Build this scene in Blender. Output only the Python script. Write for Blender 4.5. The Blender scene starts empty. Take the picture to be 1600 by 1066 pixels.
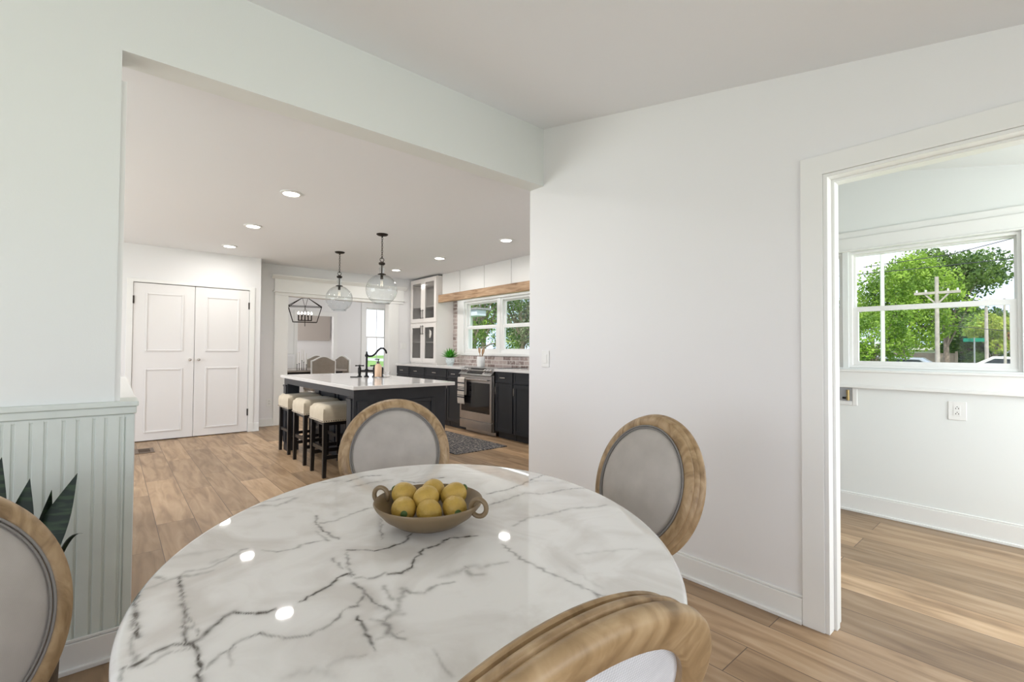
import bpy, bmesh, math, random
import numpy as np
from mathutils import Vector, Matrix
PI = math.pi
random.seed(7)
S = bpy.context.scene
COL = S.collection

# ------------------------------------------------------------------ camera
F_PX, YAW, PITCH, ROLL = 731.78, math.radians(40.532), math.radians(1.104), math.radians(0.363)
cam_d = bpy.data.cameras.new('camera'); cam = bpy.data.objects.new('camera', cam_d); COL.objects.link(cam)
cam_d.sensor_width = 36.0; cam_d.lens = F_PX / 1600 * 36.0
cam_d.clip_start = 0.02; cam_d.clip_end = 400
fw = Vector((math.sin(YAW), math.cos(YAW), 0)); rt = Vector((math.cos(YAW), -math.sin(YAW), 0)); up = Vector((0, 0, 1))
f2 = fw * math.cos(PITCH) + up * math.sin(PITCH); u2 = up * math.cos(PITCH) - fw * math.sin(PITCH)
r3 = rt * math.cos(ROLL) + u2 * math.sin(ROLL); u3 = u2 * math.cos(ROLL) - rt * math.sin(ROLL)
cam.matrix_world = Matrix(((r3.x, u3.x, -f2.x, 0), (r3.y, u3.y, -f2.y, 0), (r3.z, u3.z, -f2.z, 1.22), (0, 0, 0, 1)))
S.camera = cam

# ------------------------------------------------------------------ view + world
S.view_settings.view_transform = 'Standard'; S.view_settings.look = 'None'
S.view_settings.exposure = 0.62; S.view_settings.gamma = 1.0; S.view_settings.use_curve_mapping = False
w = bpy.data.worlds.new('sky'); S.world = w; w.use_nodes = True
nt = w.node_tree; nt.nodes.clear()
out = nt.nodes.new('ShaderNodeOutputWorld'); bg = nt.nodes.new('ShaderNodeBackground')
tc = nt.nodes.new('ShaderNodeTexCoord'); nz = nt.nodes.new('ShaderNodeTexNoise'); rp = nt.nodes.new('ShaderNodeValToRGB')
nz.inputs['Scale'].default_value = 3.0; nz.inputs['Detail'].default_value = 6
rp.color_ramp.elements[0].position = .38; rp.color_ramp.elements[0].color = (.42, .66, 1.0, 1)
rp.color_ramp.elements[1].position = .6; rp.color_ramp.elements[1].color = (.95, .97, 1, 1)
nt.links.new(tc.outputs['Generated'], nz.inputs['Vector']); nt.links.new(nz.outputs['Fac'], rp.inputs['Fac'])
nt.links.new(rp.outputs['Color'], bg.inputs['Color']); bg.inputs['Strength'].default_value = 1.15
nt.links.new(bg.outputs[0], out.inputs[0])

def light(name, kind, loc, energy, size=None, size_y=None, dirv=None, color=(1, 1, 1), shape=None, spread=None):
    d = bpy.data.lights.new(name, kind); d.energy = energy; d.color = color
    if kind == 'AREA':
        d.shape = shape or 'RECTANGLE'; d.size = size
        if size_y: d.size_y = size_y
        if spread: d.spread = spread
    if kind == 'SUN': d.angle = size or .02
    o = bpy.data.objects.new(name, d); COL.objects.link(o); o.location = loc
    if dirv is not None: o.rotation_euler = Vector(dirv).to_track_quat('-Z', 'Y').to_euler()
    return o
light('sun', 'SUN', (0, 0, 20), 2.6, .03, dirv=(.55, .35, -.75), color=(1, .96, .88))
# unseen fill lamps, added to brighten the rooms
FILL_TINT = (.955, .95, 1.0)
light('fill_dining_back', 'AREA', (0.2, -1.42, 1.15), 15.5, 2.6, 1.1, (0, 1, 0.34), FILL_TINT)  # added fill behind the camera, tilted up at the ceiling
light('fill_dining_side', 'AREA', (-2.42, .5, 1.3), 18, 2.4, 1.3, (1, .25, 0.34), FILL_TINT)  # added fill out of view by the side wall, aimed slightly up
light('fill_laundry', 'AREA', (3.45, -1.42, 1.25), 33, 1.5, 1.2, (0, 1, 0), (.93, .97, .99))  # fill lamp added in the unseen end of the laundry
light('fill_kitchen_side', 'AREA', (-2.9, 5.2, 1.4), 61, 3.2, 1.8, (1, 0, 0.5), (.95, .965, 1))  # unseen lamp added left of the kitchen, tilted up to lift its ceiling
light('fill_far_right', 'AREA', (5.5, 9.6, 1.5), 15, 2.2, 1.8, (-1, 0, 0), (.98, .99, 1))  # added fill off to the right in the far dining room
light('fill_far_left', 'AREA', (-.9, 9.8, 1.5), 18, 2.2, 1.8, (1, 0, 0), (.98, .99, 1))  # unseen fill added at the left end of the far dining room

light('fill_room_beyond', 'AREA', (2.75, 12.4, 1.5), 13, 1.4, 1.6, (1, 0, 0), (1, .98, .96))  # added lamp hidden left of the doorway, brightens the room beyond

light('valance_light', 'AREA', (4.60, 5.8, 2.10), 1.3, .06, 2.3, (0, 0, -1), (.97, .99, 1))

# ------------------------------------------------------------------ materials
def newmat(name):
    m = bpy.data.materials.new(name); m.use_nodes = True
    return m, m.node_tree, m.node_tree.nodes['Principled BSDF']
def mat(name, col, rough=.5, metal=0., noise=0., nscale=8., bump=0., bscale=60., spec=.5, emit=None, estr=0., trans=0., ior=1.45, coat=0., sss=0.):
    m, t, b = newmat(name)
    b.inputs['Base Color'].default_value = (*col, 1); b.inputs['Roughness'].default_value = rough
    b.inputs['Metallic'].default_value = metal; b.inputs['Specular IOR Level'].default_value = spec
    b.inputs['Transmission Weight'].default_value = trans; b.inputs['IOR'].default_value = ior; b.inputs['Coat Weight'].default_value = coat
    if emit: b.inputs['Emission Color'].default_value = (*emit, 1); b.inputs['Emission Strength'].default_value = estr
    tc = t.nodes.new('ShaderNodeTexCoord')
    n = t.nodes.new('ShaderNodeTexNoise'); n.inputs['Scale'].default_value = nscale; n.inputs['Detail'].default_value = 5
    t.links.new(tc.outputs['Object'], n.inputs['Vector'])
    if noise > 0:
        r = t.nodes.new('ShaderNodeValToRGB')
        r.color_ramp.elements[0].position = .3; r.color_ramp.elements[1].position = .7
        r.color_ramp.elements[0].color = (*[c * (1 - noise) for c in col], 1); r.color_ramp.elements[1].color = (*[min(1, c * (1 + noise)) for c in col], 1)
        t.links.new(n.outputs['Fac'], r.inputs['Fac']); t.links.new(r.outputs['Color'], b.inputs['Base Color'])
    if bump > 0:
        n2 = t.nodes.new('ShaderNodeTexNoise'); n2.inputs['Scale'].default_value = bscale; n2.inputs['Detail'].default_value = 3
        t.links.new(tc.outputs['Object'], n2.inputs['Vector'])
        bp = t.nodes.new('ShaderNodeBump'); bp.inputs['Strength'].default_value = bump; bp.inputs['Distance'].default_value = .01
        t.links.new(n2.outputs['Fac'], bp.inputs['Height']); t.links.new(bp.outputs['Normal'], b.inputs['Normal'])
    return m
def math_node(t, op, a, b=None, clamp=False):
    n = t.nodes.new('ShaderNodeMath'); n.operation = op; n.use_clamp = clamp
    for i, v in enumerate((a, b)):
        if v is None: continue
        if isinstance(v, (int, float)): n.inputs[i].default_value = v
        else: t.links.new(v, n.inputs[i])
    return n.outputs[0]
def mix(t, fac, a, b, mode='MIX'):
    n = t.nodes.new('ShaderNodeMix'); n.data_type = 'RGBA'; n.blend_type = mode
    for i, v in ((0, fac), (6, a), (7, b)):
        if isinstance(v, (int, float)): n.inputs[i].default_value = v
        elif isinstance(v, tuple): n.inputs[i].default_value = (*v, 1)
        else: t.links.new(v, n.inputs[i])
    return n.outputs[2]

def wood_floor():
    m, t, b = newmat('oak_plank_floor')
    tc = t.nodes.new('ShaderNodeTexCoord'); sp = t.nodes.new('ShaderNodeSeparateXYZ'); cb = t.nodes.new('ShaderNodeCombineXYZ')
    t.links.new(tc.outputs['Object'], sp.inputs[0]); t.links.new(sp.outputs[1], cb.inputs[0])
    t.links.new(math_node(t, 'ADD', sp.outputs[0], -.035), cb.inputs[1])
    br = t.nodes.new('ShaderNodeTexBrick'); t.links.new(cb.outputs[0], br.inputs['Vector'])
    br.inputs['Scale'].default_value = 1; br.inputs['Brick Width'].default_value = 1.35; br.inputs['Row Height'].default_value = .22
    br.inputs['Mortar Size'].default_value = .0024; br.inputs['Mortar Smooth'].default_value = .3; br.offset = .37; br.offset_frequency = 2; br.squash = 1
    br.inputs['Color1'].default_value = (0, 0, 0, 1); br.inputs['Color2'].default_value = (1, 1, 1, 1); br.inputs['Mortar'].default_value = (.5, .5, .5, 1)
    mp = t.nodes.new('ShaderNodeMapping'); mp.inputs['Scale'].default_value = (1.0, 7, 1); t.links.new(cb.outputs[0], mp.inputs[0])
    off = t.nodes.new('ShaderNodeVectorMath'); off.operation = 'ADD'; t.links.new(mp.outputs[0], off.inputs[0])
    sc = t.nodes.new('ShaderNodeVectorMath'); sc.operation = 'SCALE'; t.links.new(br.outputs['Color'], sc.inputs[0]); sc.inputs['Scale'].default_value = 9
    t.links.new(sc.outputs[0], off.inputs[1])
    g = t.nodes.new('ShaderNodeTexNoise'); g.inputs['Scale'].default_value = 2.2; g.inputs['Detail'].default_value = 9; g.inputs['Distortion'].default_value = .8
    t.links.new(off.outputs[0], g.inputs['Vector'])
    c = t.nodes.new('ShaderNodeValToRGB'); e = c.color_ramp.elements
    e[0].position = .25; e[0].color = (.25, .155, .085, 1); e[1].position = .75; e[1].color = (.56, .405, .265, 1)
    k = e.new(.5); k.color = (.435, .29, .17, 1)
    t.links.new(g.outputs['Fac'], c.inputs['Fac'])
    tone = t.nodes.new('ShaderNodeValToRGB'); tone.color_ramp.elements[0].color = (.62, .61, .60, 1); tone.color_ramp.elements[1].color = (1.22, 1.21, 1.19, 1)
    t.links.new(br.outputs['Color'], tone.inputs['Fac'])
    col = mix(t, 1., c.outputs['Color'], tone.outputs['Color'], 'MULTIPLY')
    # knots
    mk = t.nodes.new('ShaderNodeMapping'); mk.inputs['Scale'].default_value = (1.6, 5, 1); t.links.new(cb.outputs[0], mk.inputs[0])
    vo = t.nodes.new('ShaderNodeTexVoronoi'); vo.inputs['Scale'].default_value = 1.3; t.links.new(mk.outputs[0], vo.inputs['Vector'])
    kr = t.nodes.new('ShaderNodeValToRGB'); kr.color_ramp.elements[0].position = .03; kr.color_ramp.elements[0].color = (.75, .75, .75, 1); kr.color_ramp.elements[1].position = .13; kr.color_ramp.elements[1].color = (0, 0, 0, 1)
    t.links.new(vo.outputs['Distance'], kr.inputs['Fac'])
    kf = math_node(t, 'MULTIPLY', kr.outputs['Color'], g.outputs['Fac'])
    col = mix(t, kf, col, (.13, .07, .035))
    col = mix(t, math_node(t, 'MULTIPLY', br.outputs['Fac'], .9), col, (.09, .055, .035))
    t.links.new(col, b.inputs['Base Color']); b.inputs['Roughness'].default_value = .42
    bp = t.nodes.new('ShaderNodeBump'); bp.inputs['Strength'].default_value = .12; bp.inputs['Distance'].default_value = .003
    t.links.new(g.outputs['Fac'], bp.inputs['Height']); t.links.new(bp.outputs['Normal'], b.inputs['Normal'])
    return m
def wood(name, dark, mid, lite, scale=(1, 1, 12), ns=3., rough=.5):
    m, t, b = newmat(name)
    tc = t.nodes.new('ShaderNodeTexCoord'); mp = t.nodes.new('ShaderNodeMapping'); mp.inputs['Scale'].default_value = scale
    t.links.new(tc.outputs['Object'], mp.inputs[0])
    g = t.nodes.new('ShaderNodeTexNoise'); g.inputs['Scale'].default_value = ns; g.inputs['Detail'].default_value = 8; g.inputs['Distortion'].default_value = 1.2
    t.links.new(mp.outputs[0], g.inputs['Vector'])
    c = t.nodes.new('ShaderNodeValToRGB'); e = c.color_ramp.elements
    e[0].position = .3; e[0].color = (*dark, 1); e[1].position = .72; e[1].color = (*lite, 1); k = e.new(.5); k.color = (*mid, 1)
    t.links.new(g.outputs['Fac'], c.inputs['Fac']); t.links.new(c.outputs['Color'], b.inputs['Base Color']); b.inputs['Roughness'].default_value = rough
    return m
def fabric(name, c1, c2, scale=220., rough=.9, spots=0.):
    m, t, b = newmat(name)
    tc = t.nodes.new('ShaderNodeTexCoord')
    wv = t.nodes.new('ShaderNodeTexWave'); wv.wave_type = 'BANDS'; wv.bands_direction = 'Y'; wv.inputs['Scale'].default_value = scale; wv.inputs['Distortion'].default_value = 1.5
    wz = t.nodes.new('ShaderNodeTexWave'); wz.wave_type = 'BANDS'; wz.bands_direction = 'Z'; wz.inputs['Scale'].default_value = scale; wz.inputs['Distortion'].default_value = 1.5
    n = t.nodes.new('ShaderNodeTexNoise'); n.inputs['Scale'].default_value = 14; n.inputs['Detail'].default_value = 6
    for q in (wv, wz, n): t.links.new(tc.outputs['Object'], q.inputs['Vector'])
    f = math_node(t, 'ADD', math_node(t, 'MULTIPLY', wv.outputs['Fac'], .18), math_node(t, 'MULTIPLY', wz.outputs['Fac'], .18))
    f = math_node(t, 'ADD', f, math_node(t, 'MULTIPLY', n.outputs['Fac'], .7), True)
    t.links.new(mix(t, f, c1, c2), b.inputs['Base Color']); b.inputs['Roughness'].default_value = rough; b.inputs['Sheen Weight'].default_value = .2
    bp = t.nodes.new('ShaderNodeBump'); bp.inputs['Strength'].default_value = .25; bp.inputs['Distance'].default_value = .002
    t.links.new(f, bp.inputs['Height']); t.links.new(bp.outputs['Normal'], b.inputs['Normal'])
    return m
def marble():
    m, t, b = newmat('white_veined_marble')
    at = t.nodes.new('ShaderNodeAttribute'); at.attribute_name = 'vein'
    tc = t.nodes.new('ShaderNodeTexCoord')
    n = t.nodes.new('ShaderNodeTexNoise'); n.inputs['Scale'].default_value = 5; n.inputs['Detail'].default_value = 8; n.inputs['Distortion'].default_value = 1.5
    n2 = t.nodes.new('ShaderNodeTexNoise'); n2.inputs['Scale'].default_value = 45; n2.inputs['Detail'].default_value = 6
    for q in (n, n2): t.links.new(tc.outputs['Object'], q.inputs['Vector'])
    r = t.nodes.new('ShaderNodeValToRGB'); r.color_ramp.elements[0].position = .33; r.color_ramp.elements[0].color = (.66, .635, .605, 1)
    r.color_ramp.elements[1].position = .56; r.color_ramp.elements[1].color = (.80, .79, .77, 1)
    t.links.new(n.outputs['Fac'], r.inputs['Fac'])
    f = math_node(t, 'MULTIPLY', at.outputs['Fac'], math_node(t, 'ADD', math_node(t, 'MULTIPLY', n2.outputs['Fac'], 1.5), .25), True)
    t.links.new(mix(t, f, r.outputs['Color'], (.075, .07, .062)), b.inputs['Base Color'])
    b.inputs['Roughness'].default_value = .025; b.inputs['Specular IOR Level'].default_value = .75
    return m
def brick():
    m, t, b = newmat('whitewashed_brick')
    tc = t.nodes.new('ShaderNodeTexCoord'); sp = t.nodes.new('ShaderNodeSeparateXYZ'); cb = t.nodes.new('ShaderNodeCombineXYZ')
    t.links.new(tc.outputs['Object'], sp.inputs[0]); t.links.new(sp.outputs[1], cb.inputs[0]); t.links.new(sp.outputs[2], cb.inputs[1])
    br = t.nodes.new('ShaderNodeTexBrick'); t.links.new(cb.outputs[0], br.inputs['Vector'])
    br.inputs['Scale'].default_value = 1; br.inputs['Brick Width'].default_value = .2; br.inputs['Row Height'].default_value = .066
    br.inputs['Mortar Size'].default_value = .007; br.inputs['Mortar Smooth'].default_value = .2
    br.inputs['Color1'].default_value = (.20, .145, .13, 1); br.inputs['Color2'].default_value = (.50, .41, .38, 1); br.inputs['Mortar'].default_value = (.62, .58, .55, 1)
    n = t.nodes.new('ShaderNodeTexNoise'); n.inputs['Scale'].default_value = 22; n.inputs['Detail'].default_value = 5; t.links.new(tc.outputs['Object'], n.inputs['Vector'])
    r = t.nodes.new('ShaderNodeValToRGB'); r.color_ramp.elements[0].position = .48; r.color_ramp.elements[1].position = .7
    t.links.new(n.outputs['Fac'], r.inputs['Fac'])
    t.links.new(mix(t, math_node(t, 'MULTIPLY', r.outputs['Color'], .7), br.outputs['Color'], (.66, .6, .56)), b.inputs['Base Color']); b.inputs['Roughness'].default_value = .85
    bp = t.nodes.new('ShaderNodeBump'); bp.inputs['Strength'].default_value = .6; bp.inputs['Distance'].default_value = .004; bp.invert = True
    t.links.new(br.outputs['Fac'], bp.inputs['Height']); t.links.new(bp.outputs['Normal'], b.inputs['Normal'])
    return m
def glass(name, tint=(1, 1, 1), refl=.12, rough=0.02):
    m, t, b = newmat(name); t.nodes.remove(b); o = t.nodes['Material Output']
    tr = t.nodes.new('ShaderNodeBsdfTransparent'); tr.inputs[0].default_value = (*tint, 1)
    gl = t.nodes.new('ShaderNodeBsdfGlossy'); gl.inputs['Roughness'].default_value = rough
    fr = t.nodes.new('ShaderNodeLayerWeight'); fr.inputs[0].default_value = .5
    ms = t.nodes.new('ShaderNodeMixShader')
    t.links.new(math_node(t, 'ADD', math_node(t, 'MULTIPLY', math_node(t, 'POWER', fr.outputs[1], 3.), refl * 4, True), refl * .25, True), ms.inputs[0]); t.links.new(tr.outputs[0], ms.inputs[1]); t.links.new(gl.outputs[0], ms.inputs[2])
    t.links.new(ms.outputs[0], o.inputs[0]); return m
def emitter(name, col, s):
    m, t, b = newmat(name); b.inputs['Base Color'].default_value = (.9, .9, .9, 1)
    b.inputs['Emission Color'].default_value = (*col, 1); b.inputs['Emission Strength'].default_value = s; return m
def leafmat(name, a, c, trans=.35):
    m, t, b = newmat(name)
    g = t.nodes.new('ShaderNodeObjectInfo'); n = t.nodes.new('ShaderNodeTexNoise'); n.inputs['Scale'].default_value = 1.1; n.inputs['Detail'].default_value = 6
    tc = t.nodes.new('ShaderNodeTexCoord'); t.links.new(tc.outputs['Object'], n.inputs['Vector'])
    r = t.nodes.new('ShaderNodeValToRGB'); r.color_ramp.elements[0].position = .38; r.color_ramp.elements[0].color = (*a, 1); r.color_ramp.elements[1].position = .62; r.color_ramp.elements[1].color = (*c, 1)
    t.links.new(n.outputs['Fac'], r.inputs['Fac']); t.links.new(r.outputs['Color'], b.inputs['Base Color']); b.inputs['Roughness'].default_value = .6
    tl = t.nodes.new('ShaderNodeBsdfTranslucent'); t.links.new(r.outputs['Color'], tl.inputs[0]); ms = t.nodes.new('ShaderNodeMixShader'); ms.inputs[0].default_value = trans
    o = t.nodes['Material Output']; t.links.new(b.outputs[0], ms.inputs[1]); t.links.new(tl.outputs[0], ms.inputs[2]); t.links.new(ms.outputs[0], o.inputs[0]); return m
def snake_leaf():
    m, t, b = newmat('banded_snake_leaf')
    tc = t.nodes.new('ShaderNodeTexCoord'); mp = t.nodes.new('ShaderNodeMapping'); mp.inputs['Scale'].default_value = (6, 6, 45); t.links.new(tc.outputs['Object'], mp.inputs[0])
    n = t.nodes.new('ShaderNodeTexNoise'); n.inputs['Scale'].default_value = 1.4; n.inputs['Detail'].default_value = 4; t.links.new(mp.outputs[0], n.inputs['Vector'])
    r = t.nodes.new('ShaderNodeValToRGB'); r.color_ramp.elements[0].position = .47; r.color_ramp.elements[0].color = (.006, .014, .007, 1); r.color_ramp.elements[1].position = .6; r.color_ramp.elements[1].color = (.022, .045, .018, 1)
    t.links.new(n.outputs['Fac'], r.inputs['Fac']); t.links.new(r.outputs['Color'], b.inputs['Base Color']); b.inputs['Roughness'].default_value = .5; b.inputs['Specular IOR Level'].default_value = .25; return m

M = dict(
    wall=mat('white_wall_paint', (.805, .80, .80), .75, bump=.03, bscale=180),
    wallL=mat('cool_white_wall_paint', (.79, .81, .79), .7, bump=.03, bscale=180),
    lau=mat('laundry_wall_paint', (.80, .82, .805), .6),
    ceil=mat('ceiling_paint', (.855, .865, .885), .8, bump=.03, bscale=120),
    trim=mat('white_trim_paint', (.83, .83, .81), .35),
    sage=mat('pale_sage_beadboard_paint', (.66, .71, .665), .4, noise=.05, nscale=5),
    door=mat('white_door_paint', (.80, .785, .775), .4),
    floor=wood_floor(), marble=marble(), brick=brick(),
    oak=wood('weathered_oak', (.19, .115, .05), (.34, .225, .115), (.48, .345, .20), (4, 4, 2), 5.5, .45),
    pine=wood('knotty_pine', (.22, .12, .055), (.43, .275, .16), (.55, .38, .24), (6, .8, 8), 3., .55),
    spoon=wood('olive_wood', (.18, .1, .05), (.36, .22, .12), (.5, .34, .2), (5, 5, 1), 4., .6),
    gfab=fabric('grey_linen', (.30, .272, .24), (.52, .48, .44)),
    wfab=fabric('pale_grey_linen', (.46, .45, .44), (.74, .73, .71), 160),
    rfab=fabric('ribbed_back_cloth', (.30, .31, .34), (.86, .87, .90), 75),
    sfab=fabric('cream_stool_cloth', (.52, .44, .32), (.72, .64, .5), 200),
    bfab=fabric('taupe_cloth', (.23, .195, .16), (.36, .32, .27), 200),
    pipe=mat('grey_piping', (.22, .205, .19), .8),
    navy=mat('charcoal_cabinet_paint', (.024, .027, .033), .38, noise=.1, nscale=3),
    blk=mat('black_metal', (.014, .014, .015), .35, .6),
    blkwood=mat('black_wood', (.016, .014, .013), .33),
    iron=mat('aged_iron', (.035, .028, .024), .45, .7),
    steel=mat('brushed_steel', (.50, .48, .47), .28, 1., noise=.08, nscale=3),
    nickel=mat('satin_nickel', (.62, .6, .57), .25, 1.),
    darkglass=mat('black_oven_glass', (.012, .012, .014), .05, spec=.7),
    quartz=mat('white_quartz', (.74, .725, .71), .1, noise=.03, nscale=7, spec=.6),
    glass=glass('clear_glass'), pglass=glass('seeded_glass', (.93, .95, .96), .20), wglass=glass('window_glass', (1, 1, 1), .03),
    cglass=glass('cabinet_glass', (.80, .8, .8), .10),
    greyback=mat('taupe_cabinet_interior', (.46, .43, .40), .7),
    cab=mat('cream_cabinet_paint', (.78, .745, .71), .4),
    glow=emitter('downlight_lens', (1, .97, .92), 14), bulb=emitter('candle_bulb', (1, .93, .8), 20), filament=emitter('filament', (1, .8, .5), 1.2),
    lemon=mat('lemon_peel', (.46, .30, .06), .42, noise=.12, nscale=30, bump=.25, bscale=160),
    lemtip=mat('lemon_green_tip', (.06, .11, .025), .6),
    bowl=mat('olive_stoneware', (.185, .13, .07), .42, noise=.08, nscale=12),
    white=mat('white_ceramic', (.78, .78, .76), .3), patt=mat('mottled_pot_glaze', (.60, .66, .66), .4, noise=.28, nscale=60),
    soap=mat('peach_soap_bottle', (.74, .52, .36), .25), plate=mat('white_wall_plate', (.82, .82, .80), .35), slot=mat('dark_slot', (.06, .06, .06), .6),
    snake=snake_leaf(), succ=mat('bright_succulent', (.06, .30, .02), .4, noise=.3, nscale=9),
    pot=mat('dark_basket', (.09, .07, .05), .8, noise=.3, nscale=40), soil=mat('potting_soil', (.03, .02, .015), .95),
    brass=mat('brass_valve', (.35, .26, .12), .35, .9), towel=mat('cream_towel', (.72, .66, .60), .95, bump=.3, bscale=300), stripe=mat('towel_stripe', (.08, .08, .09), .95),
    vent=mat('brown_floor_register', (.17, .12, .085), .45, .4), dark=mat('dark_recess', (.01, .01, .01), .8),
    tanback=mat('beige_blind', (.50, .45, .41), .8), sofa=mat('white_sofa_cloth', (.8, .8, .8), .9),
    candle=mat('white_candle', (.85, .83, .78), .5),
    bark=mat('grey_bark', (.20, .16, .12), .9, noise=.35, nscale=12), polew=mat('weathered_pole', (.42, .37, .32), .85, noise=.2, nscale=6),
    polel=mat('pale_concrete_pole', (.66, .63, .58), .8), wire=mat('power_cable', (.05, .05, .055), .7), grass=mat('lawn', (.16, .28, .05), .95, noise=.3, nscale=.6),
    road=mat('pale_asphalt', (.42, .41, .39), .9, noise=.1, nscale=1), carp=mat('silver_car_paint', (.42, .44, .46), .25, .5), carg=mat('car_glass', (.03, .035, .04), .08),
    tyre=mat('tyre_rubber', (.02, .02, .02), .8), house=mat('pale_siding', (.62, .66, .72), .7), roofm=mat('grey_shingle', (.28, .27, .27), .9, noise=.2, nscale=20),
    sign=mat('green_street_sign', (.0, .22, .12), .5), fence=mat('weathered_fence', (.30, .24, .18), .9, noise=.2, nscale=3), bush=leafmat('hedge_leaves', (.04, .10, .015), (.22, .36, .06)),
    leafA=leafmat('light_green_leaves', (.11, .21, .02), (.38, .55, .07)), leafB=leafmat('deep_leaves', (.035, .085, .015), (.17, .27, .045)), leafC=leafmat('yellow_green_leaves', (.20, .30, .03), (.55, .62, .10)),  # leafA is simply a lighter green than leafB
    leafD=leafmat('russet_leaves', (.30, .14, .05), (.5, .33, .12)), leafE=leafmat('grey_green_leaves', (.09, .10, .06), (.30, .34, .20)),
)
def rugmat():
    m, t, b = newmat('patterned_dark_rug'); tc = t.nodes.new('ShaderNodeTexCoord')
    v = t.nodes.new('ShaderNodeTexVoronoi'); v.inputs['Scale'].default_value = 22; v.feature = 'DISTANCE_TO_EDGE'; t.links.new(tc.outputs['Object'], v.inputs['Vector'])
    r = t.nodes.new('ShaderNodeValToRGB'); r.color_ramp.elements[0].position = .03; r.color_ramp.elements[0].color = (.28, .25, .22, 1); r.color_ramp.elements[1].position = .12; r.color_ramp.elements[1].color = (.045, .045, .055, 1)
    t.links.new(v.outputs['Distance'], r.inputs['Fac']); t.links.new(r.outputs['Color'], b.inputs['Base Color']); b.inputs['Roughness'].default_value = .95; return m
M['rug'] = rugmat()

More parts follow.
